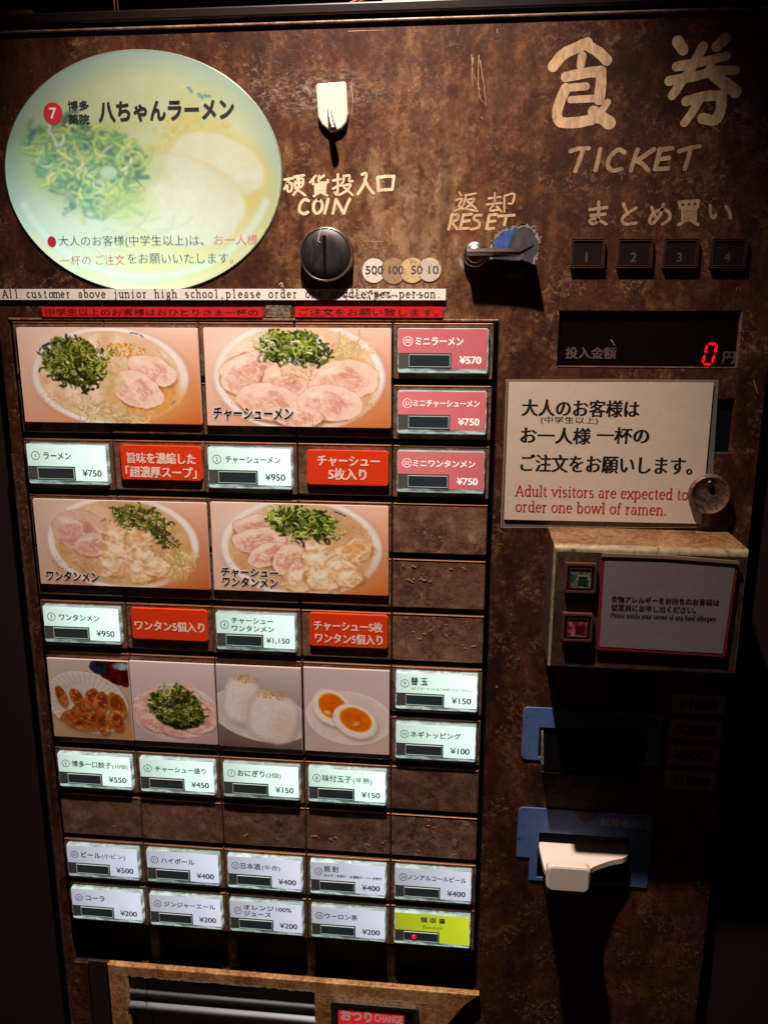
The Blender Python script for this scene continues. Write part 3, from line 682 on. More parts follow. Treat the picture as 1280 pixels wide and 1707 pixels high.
def pic_onigiri(S=1.3):
    c = Canvas(140, 132, S, 81); c.grade((206, 192, 194), (214, 200, 200), (120, 96, 92), (128, 104, 100))
    c.blob(70, 78, 84, 42, 10, (222, 212, 208), (214, 202, 198), soft=2, rim=(236, 228, 224), rimw=.06); c.blob(70, 74, 72, 32, 8, (206, 194, 190), soft=10, alpha=.7)
    def rice(poly, sh):
        p = np.array(poly, float); inside = np.ones(c.x.shape); 
        for i in range(len(p)):
            a, b = p[i], p[(i + 1) % len(p)]; e = b - a; d = ((c.x - a[0]) * -e[1] + (c.y - a[1]) * e[0]) / np.hypot(*e); inside = np.minimum(inside, np.clip(d / 5 , -1, 1))
        m = np.clip(inside * 2.2 + .1, 0, 1); n1 = c.nz(3.0, 2)[..., None]; k = np.array([238, 228, 222.]) * (.93 + .09 * n1); u = np.clip((c.x - sh) / 40, 0, 1)[..., None] * .16
        k = k * (1 - u) + np.array([196, 150, 122.]) * u; c.over((slice(None), slice(None)), m, k)
    for x, y, rx, ry, r in ((40, 54, 29, 38, 12), (92, 80, 42, 40, 14)):
        c.blob(x + 4, y + 6, rx, ry, r, (150, 132, 126), soft=9, alpha=.5)
        c.blob(x, y, rx, ry, r, (240, 230, 224), (226, 214, 208), soft=4, wob=.10, cell=3, contrast=1.6, rim=(206, 192, 186), rimw=.24, p=2.9)
        c.blob(x + rx * .45, y + ry * .3, rx * .5, ry * .6, r, (214, 178, 156), soft=18, alpha=.4)
        for k in range(150):
            a = c.g.uniform(0, 6.28); q = math.sqrt(c.g.random()) * .88; c.curl(x + rx * q * math.cos(a), y + ry * q * math.sin(a), 3, 1.3, c.g.choice([(250, 244, 240), (222, 210, 204)]), None, .6, None, .4)
    for cx, cy, rx, ry, n in ((50, 20, 20, 7, 46), (94, 44, 26, 8, 70)):
        for k in range(n):
            a = c.g.uniform(0, 6.28); r = math.sqrt(c.g.random()); c.curl(cx + rx * r * math.cos(a), cy + ry * r * math.sin(a), 3.0, 1.3, c.g.choice([(206, 160, 104), (186, 134, 80), (226, 184, 130)]), None, .2)
    c.blur(1); return c
def pic_eggs(S=1.3):
    c = Canvas(140, 135, S, 91); c.grade((212, 196, 198), (218, 200, 202), (206, 182, 174), (220, 190, 176))
    c.blob(74, 82, 72, 44, 4, (200, 180, 172), soft=6, alpha=.7); c.blob(74, 78, 71, 43, 4, (236, 222, 216), (228, 212, 206), soft=1.5, rim=(244, 234, 230), rimw=.06); c.blob(74, 74, 58, 32, 4, (222, 204, 196), soft=10, alpha=.7)
    for x, y, r, rx, ry in ((46, 62, 30, 35, 28), (84, 82, 20, 38, 27)):
        c.blob(x + 2, y + 5, rx, ry, r, (170, 130, 110), soft=6, alpha=.5); c.blob(x, y, rx, ry, r, (246, 236, 228), (238, 226, 218), soft=1.4, wob=.03, rim=(224, 208, 198), rimw=.10)
        c.blob(x + 1, y - 2, rx * .72, ry * .70, r, (238, 132, 20), (224, 110, 16), soft=1.6, wob=.03, rim=(244, 166, 44), rimw=.16)
        c.blob(x + 2, y, rx * .34, ry * .34, r, (220, 98, 18), (232, 126, 30), soft=4, wob=.3, cell=4)
    c.blob(86, 86, 7, 4, -20, (248, 190, 110), (232, 140, 60), wob=.5, soft=1.5); c.blob(38, 70, 5, 3, 10, (250, 200, 140), soft=1.5, wob=.4)
    c.blur(1); return c
def pic_oval(S=.86):  # noqa
    """big washed-out picture of the bowl on the round backlit sign, 462 x 400 units"""
    c = Canvas(466, 410, S, 101); c.grade((138, 156, 148), (158, 168, 156), (196, 214, 170), (214, 214, 160))
    c.blob(233, 196, 228, 192, 0, (166, 182, 172), (158, 176, 168), soft=3, cell=80)
    c.blob(233, 200, 208, 172, 0, (212, 210, 172), (204, 200, 146), soft=40, cell=40)
    c.blob(335, 262, 120, 118, 0, (230, 190, 84), (224, 194, 104), soft=60, alpha=.9, wob=.1); c.blob(230, 346, 160, 42, 0, (236, 206, 72), (228, 206, 110), soft=26, alpha=.9, wob=.25)
    c.blob(110, 290, 90, 60, 0, (214, 220, 196), soft=40, alpha=.8)
    c.crumbs(320, 130, 66, 24, 260, [(222, 186, 90), (232, 204, 120), (208, 170, 70)], (4, 10)); c.crumbs(280, 152, 50, 20, 90, [(200, 190, 110), (226, 210, 150)], (5, 12))
    for q in ((360, 190, 82, 50, 18), (300, 250, 108, 76, 16)):
        c.blob(q[0] + 3, q[1] + 5, q[2], q[3], q[4], (222, 186, 110), soft=8, alpha=.7); c.blob(*q, (230, 222, 200), (224, 208, 178), wob=.10, cell=22, soft=4, rim=(226, 200, 150), rimw=.06)
        c.blob(q[0] + 10, q[1] + 4, q[2] * .6, q[3] * .5, q[4], (232, 210, 188), (238, 228, 212), wob=.3, cell=9, soft=14, alpha=.7)
    for k in range(14): c.curl(c.g.uniform(240, 370), c.g.uniform(200, 300), 40, 2, (236, 228, 214), None, 2, None, .5)
    pal = [(110, 146, 60), (140, 176, 64), (176, 196, 70), (196, 206, 90), (90, 130, 70), (210, 216, 140), (70, 108, 70)]
    c.blob(140, 190, 112, 80, 15, (176, 190, 84), (150, 172, 80), wob=.3, cell=14, soft=40, alpha=.9)
    c.scallions(140, 180, 92, 58, 330, 18, None, pal=pal, L=(18, 44), wd=(3, 6), rings=.12, lift=1.2)
    c.scallions(160, 232, 54, 42, 100, 10, None, pal=pal, L=(16, 36), wd=(3, 6), rings=.15, lift=1.15)
    v0 = np.clip(1 - np.hypot((c.x - 150) / 150, (c.y - 200) / 120), 0, 1)[..., None]; c.a = c.a * (1 - .16) + np.array([200, 214, 150.]) * .16
    c.blob(178, 200, 16, 13, 0, (206, 220, 190), (180, 200, 150), soft=3, rim=(120, 150, 90), rimw=.2); c.blob(204, 250, 46, 30, 10, (214, 214, 120), (196, 206, 90), soft=22, wob=.3, alpha=.6)
    c.noodles(190, 316, 90, 30, 26, (226, 222, 186), L=(40, 90), ang=.2)
    c.blob(233, 330, 190, 60, 0, (220, 222, 190), soft=50, alpha=.3)
    c.blur(2); c.a = c.a * .95 + np.array([206, 212, 160.]) * .05
    t = np.linspace(18, 162, 26); lip = [(233 + 214 * math.cos(math.radians(a)), 196 + 184 * math.sin(math.radians(a))) for a in t]
    c.stroke(lip, 17, (222, 232, 208), (204, 214, 186), soft=9, smoothed=False, alpha=.75)
    lip = [(233 + 226 * math.cos(math.radians(a)), 204 + 196 * math.sin(math.radians(a))) for a in np.linspace(30, 150, 24)]
    c.stroke(lip, 9, (226, 212, 150), None, soft=6, smoothed=False, alpha=.8)
    for x, y in ((58, 132), (54, 140), (60, 126)): c.curl(x, y, 12, 4, (90, 120, 150), None, .5, 2.4)
    for x, y in ((318, 64), (334, 74), (344, 76)): c.curl(x, y, 9, 4, (96, 136, 150), None, .6, .6)
    c.blur(3); return c

def print_mesh(name, cv, x0, z0, x1, z1, y, mat, parent, shape=None):
    """the picture as a fine sheet of coloured points at depth y; shape(x, z) -> keep"""
    h, w_ = cv.h, cv.w
    xs = np.linspace(x0, x1, w_); zs = np.linspace(z1, z0, h)
    X, Z = np.meshgrid(xs, zs); co = np.stack([X, np.full_like(X, y), Z], -1).reshape(-1, 3)
    i = np.arange((h - 1) * w_).reshape(h - 1, w_)[:, :-1].ravel()
    q = np.stack([i, i + w_, i + w_ + 1, i + 1], 1)
    if shape is not None:
        u = (X - (x0 + x1) / 2) / ((x1 - x0) / 2); v = (Z - (z0 + z1) / 2) / ((z1 - z0) / 2); r = np.sqrt(u * u + v * v)
        lim = shape; k = np.minimum(1.0, lim / np.maximum(r, 1e-9)); inside = r < lim * 1.02
        X = np.where(inside, (x0 + x1) / 2 + u * k * (x1 - x0) / 2, X); Z = np.where(inside, (z0 + z1) / 2 + v * k * (z1 - z0) / 2, Z)
        co = np.stack([X, np.full_like(X, y), Z], -1).reshape(-1, 3); ins = inside.ravel(); q = q[ins[q].all(1)]
    me = bpy.data.meshes.new(name); me.vertices.add(len(co)); me.vertices.foreach_set('co', co.ravel())
    me.loops.add(q.size); me.loops.foreach_set('vertex_index', q.ravel().astype(np.int32)); me.polygons.add(len(q))
    me.polygons.foreach_set('loop_start', np.arange(0, q.size, 4, dtype=np.int32)); me.polygons.foreach_set('loop_total', np.full(len(q), 4, np.int32))
    me.update(calc_edges=True)
    if shape is None:
        L_ = cv.a.mean(-1, keepdims=True); cv.a = L_ + (cv.a - L_) * .98; cv.a = (cv.a - 158) * 1.16 + 156
    else:
        L_ = cv.a.mean(-1, keepdims=True); cv.a = L_ + (cv.a - L_) * 1.05 + 4
    col = np.clip(cv.a, 0, 255) / 255.0; col = np.where(col <= .04045, col / 12.92, ((col + .055) / 1.055) ** 2.4).reshape(-1, 3)
    at = me.color_attributes.new('print', 'FLOAT_COLOR', 'POINT'); at.data.foreach_set('color', np.concatenate([col, np.ones((len(col), 1))], 1).ravel().astype(np.float32))
    me.materials.append(mat); o = bpy.data.objects.new(name, me); C.objects.link(o); o.parent = parent
    return o
def print_mat(name, rough=.35, emit=None, gain=1.0):
    t = NT(name); a = t.n('ShaderNodeAttribute', attribute_name='print'); col = a.outputs['Color']
    if gain != 1.0:
        g_ = t.n('ShaderNodeMix', data_type='RGBA', blend_type='MULTIPLY'); g_.inputs[0].default_value = 1.0; t.L(col, g_.inputs[6]); g_.inputs[7].default_value = (gain * .92, gain * 1.0, gain * 1.02, 1); col = g_.outputs[2]
    t.base(col); t.set(rough, 0, .4, .0)
    if emit: emit(t, col)
    t.bump(t.noise(70, 3, .5), .06, .0006); return t.m
PRINT = print_mat('photo_print', .38)

# ================================================================== THE MACHINE
mach = empty('ticket_machine', 'worn brown meal ticket vending machine with rows of lit menu buttons and hand painted lettering', 'ticket machine')
PX0, PX1, PZ0, PZ1 = -.3515, .2055, -.760, .1866          # door panel
GX, GZ, GP, GH = -.3392, -.0070, .07133, .04373           # button grid: left, top, pitches
NR = 13

def holed(name, outer, holes, y_back, y_front, mat, parent, bev=.0008):
    cu = bpy.data.curves.new(name, 'CURVE'); cu.dimensions = '2D'; cu.fill_mode = 'BOTH'; cu.extrude = (y_back - y_front) / 2 - bev; cu.bevel_depth = bev; cu.bevel_resolution = 1; cu.offset = -bev
    for p in [outer] + holes:
        s = cu.splines.new('POLY'); s.points.add(len(p) - 1); s.use_cyclic_u = True
        for q, (a, b) in zip(s.points, p): q.co = (a, b, 0, 1)
    o = bpy.data.objects.new(name, cu); me = o.to_mesh().copy(); o.to_mesh_clear()
    bpy.data.objects.remove(o)
    n = len(me.vertices); v = np.zeros(n * 3); me.vertices.foreach_get('co', v); v = v.reshape(-1, 3)
    out = np.stack([v[:, 0], (y_back + y_front) / 2 - v[:, 2], v[:, 1]], 1); me.vertices.foreach_set('co', out.ravel()); me.update()
    me.materials.clear(); me.materials.append(mat)
    for p in me.polygons: p.material_index = 0; p.use_smooth = False
    r = bpy.data.objects.new(name, me); C.objects.link(r); r.parent = parent; return r

def rect_pts(x0, z0, x1, z1, r=0): return rrect(x0, z0, x1, z1, r)
grid_hole = rect_pts(GX - .0032, GZ - NR * GH + .001, GX + 5 * GP + .0026, GZ + .0022)
disp = RQ((932, 519), (1236, 520), (1229, 613), (929, 611))
win2 = RQ((1160, 665), (1223, 667), (1216, 755), (1155, 754))
bill_in = RQ((898, 1214), (1076, 1218), (1070, 1268), (897, 1262))
bill_out = RQ((897, 1388), (1048, 1394), (1044, 1470), (895, 1462))
tray_z = P(400, 1612)[1]
tray_hole = rect_pts(P(200, 1640)[0], -.72, P(790, 1655)[0] - .03, tray_z - .012)
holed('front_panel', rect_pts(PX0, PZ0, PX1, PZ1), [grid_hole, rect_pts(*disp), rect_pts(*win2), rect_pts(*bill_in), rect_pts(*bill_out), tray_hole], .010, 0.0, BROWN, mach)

b = MB()
b.box(PX0 - .10, PZ0 - .05, PX0 - .004, .26, .30, .010)          # body either side of and behind the door
b.box(PX1 + .004, PZ0 - .05, PX1 + .10, .26, .30, .010)
b.box(PX0 - .004, PZ0 - .05, PX1 + .004, PZ1 + .0052, .30, .060)
b.build('cabinet_body', plain('dark_brown_cabinet', (34, 20, 15), .5), mach)
b = MB()
b.box(PX0 - .10, PZ1 + .0052, PX1 + .10, PZ1 + .0120, .30, -.002, .0012)
b.build('top_rail', plain('dark_brown_rail', (26, 14, 11), .35), mach)
b = MB(); b.box(PX0, PZ1 - .0004, PX1, PZ1 + .0016, .010, -.0022, .0008); b.build('door_edge_strip', TRIM, mach)
b = MB(); b.box(GX - .0125, PZ0, GX - .0100, GZ - .10, .004, -.0012, .0006); b.build('side_seam_strip', brown_plastic('dark_seam', .4), mach)
b = MB(); b.box(grid_hole[0][0], grid_hole[0][1], grid_hole[1][0], grid_hole[2][1], .016, .0135); b.build('button_recess', BLACK, mach)
# pale rubbed metal rim along the edge of the button opening
b = MB(); gx0, gz0, gx1, gz1 = grid_hole[0][0], grid_hole[0][1], grid_hole[1][0], grid_hole[2][1]
b.box(gx0, gz1 - .0008, gx1, gz1 + .0008, .004, -.0010, .0004); b.box(gx1 - .0003, gz0, gx1 + .0004, gz1 - .0009, .004, -.0006, .0002, mi=1)
b.build('opening_rim', [TRIM, BLACKP], mach)

# ---- plates and lit buttons ---------------------------------------
CW, CHH = GP - .0009, .0388
def cell(c_, r): x0 = GX + GP * c_; z1 = GZ - GH * r; return x0, z1 - CHH, x0 + CW, z1
plate_me = None
EDGE = metal('copper_edge_highlight', (196, 140, 104), .38, (160, 160, 160), .35)  # highlight of the lit top edges, put in as a bright copper strip
def blank(c_, r):
    global plate_me
    x0, z0, x1, z1 = cell(c_, r); cx, cz = (x0 + x1) / 2, (z0 + z1) / 2
    if plate_me is None:
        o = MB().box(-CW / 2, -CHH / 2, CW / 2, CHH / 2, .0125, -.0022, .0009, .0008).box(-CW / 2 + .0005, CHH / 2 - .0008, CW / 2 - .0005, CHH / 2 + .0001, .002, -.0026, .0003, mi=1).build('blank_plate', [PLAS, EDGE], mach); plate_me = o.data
    else:
        o = bpy.data.objects.new('blank_plate', plate_me); C.objects.link(o); o.parent = mach
    o.location = (cx, 0.0004 * rnd.uniform(-1, 1), cz); return o
# backlit sheets
def lit(name, rgb, base, hot=1.12, k=.78, side=1):
    t = NT(name); oi = t.n('ShaderNodeObjectInfo'); sp = t.n('ShaderNodeSeparateXYZ'); t.L(t.co, sp.inputs[0])
    rn = oi.outputs['Random']
    q = t.math('ADD', t.math('MULTIPLY', sp.outputs[0], 16.0 * side), t.math('MULTIPLY', sp.outputs[2], 6.0))
    n_ = t.noise(30, 2, .5); q = t.math('ADD', q, t.math('MULTIPLY', n_, .5))
    s_ = t.math('ADD', t.mask(q, -.5, .8), 0)
    a = t.math('MULTIPLY', t.math('ADD', t.math('MULTIPLY', s_, .66), .56), t.math('ADD', t.math('MULTIPLY', rn, .22), .86))
    t.base(lin(base)); t.set(.3, 0, .4, .3)
    t.emit(t.mix(s_, lin(rgb), tuple(min(1.3, v * hot) for v in lin(rgb))), t.math('MULTIPLY', a, k)); return t.m
MINT = lit('mint_backlit_sheet', (204, 238, 222), (150, 154, 148), k=1.0)
LAV = lit('lavender_backlit_sheet', (200, 206, 226), (150, 150, 150), k=.80)
RED_ = lit('red_backlit_sheet', (204, 112, 112), (158, 72, 74), k=.50, hot=1.5, side=-.6)
LIME = lit('lime_backlit_sheet', (196, 214, 40), (150, 160, 40), k=.62, hot=1.05)
def acrylic():
    t = NT('clear_acrylic_edge'); n_ = t.noise(1.0, 5, .8, t.mapped((45, 60, 200))); st = t.mask(n_, .36, .58)
    t.base((.20, .22, .21)); t.set(.12, 0, .6, .6); oi = t.n('ShaderNodeObjectInfo')
    t.emit(t.mix(st, (.40, .54, .50), (.74, .98, .92)), t.math('MULTIPLY', st, t.math('ADD', t.math('MULTIPLY', oi.outputs['Random'], .4), .35))); t.bump(n_, .15, .0004); return t.m
ACR = acrylic()
LABINK = plain('dark_grey_label_print', (46, 50, 54), .5)
LABINK2 = plain('mid_grey_label_print', (92, 98, 104), .5)
LABW = plain('white_label_print', (250, 244, 240), .5, emit=.45, ecol=(255, 240, 235))
SMOKE = plain('smoked_lamp_window', (36, 42, 46), .15, 0, .6, emit=.02, ecol=(150, 190, 200))
SMOKEP = plain('smoked_grey_plate', (84, 84, 82), .3, 0, .5)
WEDGE = plain('bright_window_edge', (180, 190, 188), .25, 0, .6, emit=.12, ecol=(200, 220, 215))
LED = plain('lit_red_led', (200, 10, 30), .3, emit=1.2, ecol=(255, 10, 40))
CWD, CHT = .0640, .0312
def button(c_, r, num, names, price, style='mint', label=''):
    x0, z0, x1, z1 = cell(c_, r); cx, cz = (x0 + x1) / 2, z1 - .0032 - CHT / 2
    bz = MB(); W2, H2 = CW / 2, CHH
    top = z1 - cz
    outer = rrect(-W2, top - H2, W2, top, .0008, 2); innr = rrect(-CWD / 2 - .0006, -CHT / 2 - .0006, CWD / 2 + .0006, CHT / 2 + .0006, .0008, 2)
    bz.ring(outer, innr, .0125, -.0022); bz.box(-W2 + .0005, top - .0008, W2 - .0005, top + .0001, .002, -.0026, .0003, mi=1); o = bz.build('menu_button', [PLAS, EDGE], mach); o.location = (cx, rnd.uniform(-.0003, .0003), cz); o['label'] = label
    sheet = {'mint': MINT, 'lav': LAV, 'red': RED_, 'lime': LIME}[style]
    YF = -.0060
    MB().prism(rrect(-CWD / 2, -CHT / 2, CWD / 2, CHT / 2, .0016), .004, YF, .0006).build('clear_cap', ACR, o)
    L0, L1, B0, B1 = -CWD / 2 + .0007, CWD / 2 - .0007, -CHT / 2 + .0030, CHT / 2 - .0006
    MB().prism(rrect(L0, B0, L1, B1, .0006), YF + .0004, YF - .00015).build('label_sheet', sheet, o)
    U = lambda u: L0 + (L1 - L0) * u; V = lambda v: B1 - (B1 - B0) * v
    m = MB(); m.box(U(.0), V(.995), U(.60), V(.60), YF, YF - .0003)
    m.build('smoked_plate', SMOKEP, o)
    m = MB(); xw0, zw0, xw1, zw1 = U(.125), V(.945), U(.58), V(.655)
    m.box(xw0, zw0, xw1, zw1, YF - .0002, YF - .0008, .0003, mi=0)
    m.ring(rrect(xw0 - .00035, zw0 - .00035, xw1 + .00035, zw1 + .00035), rrect(xw0, zw0, xw1, zw1), YF - .0002, YF - .0010, mi=1)
    if style == 'lime': m.lathe(U(.26), V(.80), [(.0019, YF - .0008), (.0017, YF - .0016), (.0008, YF - .002)], 16, 2)
    m.build('lamp_window', [SMOKE, WEDGE, LED], o)
    t = MB(); YT = YF - .0003; white = style == 'red'; hu = B1 - B0
    if num:
        rr = .0034; ncx, ncz = U(.105), V(.31)
        if len(names) > 1 and names[1][0] == '2': ncz = V(.34)
        t.ring([(a, b) for a, b in ell(ncx, ncz, rr, rr, 28)], ell(ncx, ncz, rr - .00042, rr - .00042, 28), YT + .0002, YT, 1 if white else 0)
        put_text(t, num, ncx - .002, ncz, ncx + .002, .0030 if len(num) < 2 else .0027, YT, mi=1 if white else 0, keep=True, align='c')
    for (kind, s, u0, u1, v, h) in names:
        mi = {'1': 0, '2': 0, 'g': 2, 'r': 3, 'k': 0, 's': 0}[kind]
        if white: mi = 1
        bold = .022 if kind in '12' else (.012 if kind != 'k' else .04)
        if kind == 's': serif(t, s, U(u0), V(v), U(u1), h * hu, YT, mi, .09, .05)
        else: put_text(t, s, U(u0), V(v), U(u1), h * hu, YT, mi=mi, bx=bold, bz=bold)
    if price:
        p0 = {3: .69, 5: .635}[len(price)]; put_text(t, '¥' + price, U(p0), V(.775), U(.935), hu * .195, YT, mi=1 if white else 0, bx=.026, bz=.016)
    t.build('lettering', [LABINK, LABW, LABINK2, REDINK], o)
    return o
B = button
B(0, 2, '1', [('1', 'ラーメン', .21, .56, .31, .20)], '750', 'mint', 'bright lit button for ramen at 750 yen')
B(1 + 1, 2, '2', [('1', 'チャーシューメン', .21, .88, .31, .19)], '950', 'mint', 'lit button for chashu ramen at 950 yen')
B(0, 5, '3', [('1', 'ワンタンメン', .21, .75, .31, .20)], '950', 'mint', 'lit button for wonton ramen at 950 yen')
B(2, 5, '4', [('2', 'チャーシュー', .20, .73, .20, .18), ('2', 'ワンタンメン', .20, .74, .43, .18)], '1,150', 'mint', 'lit button for chashu wonton ramen at 1,150 yen')
B(0, 8, '5', [('1', '博多一口餃子', .19, .74, .30, .21), ('g', '(10個)', .755, .97, .33, .19)], '550', 'mint', 'lit button for bite size gyoza at 550 yen')
B(1, 8, '6', [('1', 'チャーシュー盛り', .205, .90, .31, .20)], '450', 'mint', 'lit button for the chashu plate at 450 yen')
B(2, 8, '7', [('1', 'おにぎり', .19, .55, .28, .22), ('g', '(2個)', .57, .77, .32, .20)], '150', 'mint', 'lit button for rice balls at 150 yen')
B(3, 8, '8', [('1', '味付玉子', .18, .56, .30, .23), ('g', '(半熟)', .58, .83, .33, .22)], '150', 'mint', 'lit button for seasoned egg at 150 yen')
B(0, 10, '20', [('1', 'ビール', .205, .48, .29, .21), ('g', '(小ビン)', .495, .83, .31, .20)], '500', 'lav', 'lit button for small bottled beer at 500 yen')
B(1, 10, '21', [('1', 'ハイボール', .20, .67, .31, .20)], '400', 'lav', 'lit button for highball at 400 yen')
B(2, 10, '22', [('1', '日本酒', .18, .45, .30, .22), ('g', '(半合)', .47, .72, .32, .21)], '400', 'lav', 'lit button for sake at 400 yen')
B(3, 10, '23', [('1', '焼 酎', .18, .38, .20, .22), ('k', 'ロック・水割り・お湯割り・ソーダ割り', .18, .96, .43, .10)], '400', 'lav', 'lit button for shochu at 400 yen')
B(4, 10, '24', [('1', 'ノンアルコールビール', .17, .94, .29, .18)], '400', 'lav', 'lit button for alcohol free beer at 400 yen')
B(0, 11, '25', [('1', 'コーラ', .205, .48, .30, .19)], '200', 'lav', 'lit button for cola at 200 yen')
B(1, 11, '26', [('1', 'ジンジャーエール', .20, .93, .30, .19)], '200', 'lav', 'lit button for ginger ale at 200 yen')
B(2, 11, '27', [('2', 'オレンジ100%', .19, .86, .19, .18), ('2', 'ジュース', .19, .57, .42, .18)], '200', 'lav', 'lit button for orange juice at 200 yen')
B(3, 11, '28', [('1', 'ウーロン茶', .18, .63, .30, .20)], '200', 'lav', 'lit button for oolong tea at 200 yen')
B(4, 11, '', [('k', '領 収 書', .34, .68, .19, .20), ('s', 'Receipt', .37, .65, .50, .17)], '', 'lime', 'lime green receipt button with a small red lamp')
B(4, 0, '50', [('1', 'ミニラーメン', .19, .73, .31, .20)], '570', 'red', 'red lit button for mini ramen at 570 yen')
B(4, 1, '51', [('1', 'ミニチャーシューメン', .175, .93, .31, .18)], '750', 'red', 'red lit button for mini chashu ramen at 750 yen')
B(4, 2, '52', [('1', 'ミニワンタンメン', .175, .90, .31, .19)], '750', 'red', 'red lit button for mini wonton ramen at 750 yen')
B(4, 6, '9', [('k', '替 玉', .18, .39, .23, .25), ('r', '※ミニラーメンにはご利用いただけません。', .19, .95, .45, .085)], '150', 'mint', 'lit button for an extra noodle refill at 150 yen')
B(4, 7, '10', [('1', 'ネギトッピング', .18, .82, .31, .20)], '100', 'mint', 'lit button for scallion topping at 100 yen')
used = {(0, 2), (2, 2), (0, 5), (2, 5), (0, 8), (1, 8), (2, 8), (3, 8), (4, 0), (4, 1), (4, 2), (4, 6), (4, 7)} | {(c_, r) for c_ in range(5) for r in (10, 11)}
for r in range(NR - 1):
    for c_ in range(5):
        if (c_, r) not in used: blank(c_, r)
b = MB()
for c_ in range(1, 5): b.box(GX + GP * c_ - .0042, GZ - NR * GH + .002, GX + GP * c_ + .0036, GZ - (NR - 1) * GH - .006, .013, .0112 - .004)
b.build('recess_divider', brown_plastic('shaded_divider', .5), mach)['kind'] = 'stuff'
# glue traces on some blank plates
gm = plain('dried_glue', (148, 108, 84), .45, 0, .4); b = MB(); gk = 0
for cx, cy, rr, n in ((700, 1064, 9, 7), (672, 943, 4, 2), (690, 944, 4, 2), (752, 950, 5, 3), (775, 1080, 5, 4), (792, 1078, 4, 3), (676, 1030, 5, 2), (727, 1378, 15, 9), (560, 1398, 9, 6), (522, 1395, 6, 4), (612, 1408, 3, 2), (405, 1392, 9, 5), (640, 1404, 5, 2), (706, 888, 12, 5), (732, 896, 3, 2), (686, 967, 6, 4), (708, 968, 8, 5), (775, 948, 5, 3), (720, 1050, 22, 9), (745, 1060, 10, 4), (755, 1425, 8, 3), (694, 1424, 8, 4), (190, 1378, 6, 3), (300, 1385, 5, 3), (835, 1150, 14, 3)):
    for k in range(n):
        gk += 1; x, y = cx + rnd.gauss(0, rr * .6), cy + rnd.gauss(0, rr * .3); q = P(x, y, -.0027); r0 = rnd.uniform(.0003, .0011)
        b.prism([(q[0] + r0 * rnd.uniform(.6, 1.7) * math.cos(a_), q[1] + r0 * .7 * rnd.uniform(.5, 1.3) * math.sin(a_)) for a_ in np.linspace(0, 5.7, 9)], -.0018 if x < 800 else -.0, (-.0023 if x < 800 else -.00005) - rnd.uniform(.00008, .00022), .00006)
b.build('glue_traces', gm, mach)['kind'] = 'stuff'

# ---- oval backlit sign ---------------------------------------------
ox0, ox1 = P(9, 287)[0], P(471, 283)[0]; oz1, oz0 = P(240, 82)[1], P(240, 489)[1]; ocx, ocz = (ox0 + ox1) / 2, (oz0 + oz1) / 2
OE = [(ocx + (ox1 - ox0) / 2 * a, ocz + (oz1 - oz0) / 2 * b_) for a, b_ in ell(0, 0, 1, 1, 96)]
sign = MB().prism(OE, .001, -.0010, .0006).build('oval_sign', plain('teal_sign_edge', (120, 130, 116), .4), mach)
sign['label'] = 'oval backlit sign with a faded bowl of ramen'
def oval_emit(t, col):
    g1 = t.gauss(-.285, -.005, .17, .13); g2 = t.gauss(-.22, .02, .20, .12)
    k = t.math('ADD', t.math('ADD', t.math('MULTIPLY', g1, 1.3), t.math('MULTIPLY', g2, .28)), .16)
    t.L(t.mix(.34, col, (.26, .66, .68)), t.b.inputs['Emission Color']); t.L(k, t.b.inputs['Emission Strength'])
print_mesh('photo_sheet', pic_oval(), ox0 + .0002, oz0 + .0002, ox1 - .0002, oz1 - .0002, -.0012, print_mat('faded_sign_print', .30, oval_emit, .58), sign, shape=.992)
t = MB(); Y = -.0015
cc = P(89, 189, Y); t.prism(ell(*cc, .0070, .0072, 32), Y + .0001, Y, mi=1)
text_px(t, '7', 83, 189, 95, 19, Y - .0001, mi=2, bx=.03, bz=.03)
text_px(t, '博多', 113, 176, 149, 16, Y, bx=.03, bz=.025); text_px(t, '薬院', 114, 199, 150, 17, Y, bx=.03, bz=.025)
text_px(t, '八ちゃんラーメン', 164, 187, 391, 35, Y, bx=.045, bz=.035)
cc = P(87, 403, Y); t.prism(ell(*cc, .0033, .0038, 24), Y + .0001, Y, mi=1)
text_px(t, '大人のお客様(中学生以上)は、', 98, 403, 340, 20, Y, mi=3, bx=-.002, bz=-.014)
text_px(t, 'お一人様', 357, 399, 430, 17, Y, mi=4, bx=-.002, bz=-.014)
text_px(t, '一杯の', 101, 434, 152, 16, Y, mi=4, bx=-.002, bz=-.014)
text_px(t, 'ご注文', 160, 433, 208, 17, Y, mi=4, bx=-.002, bz=-.012)
text_px(t, 'をお願いいたします。', 213, 431, 389, 17, Y, mi=3, bx=-.002, bz=-.014)
t.build('lettering', [plain('faded_black_print', (30, 28, 26), .5), plain('faded_red_print', (196, 52, 62), .5), WHITEINK, plain('faded_blue_print', (74, 96, 104), .5), plain('faded_pink_print', (206, 130, 128), .5)], sign)

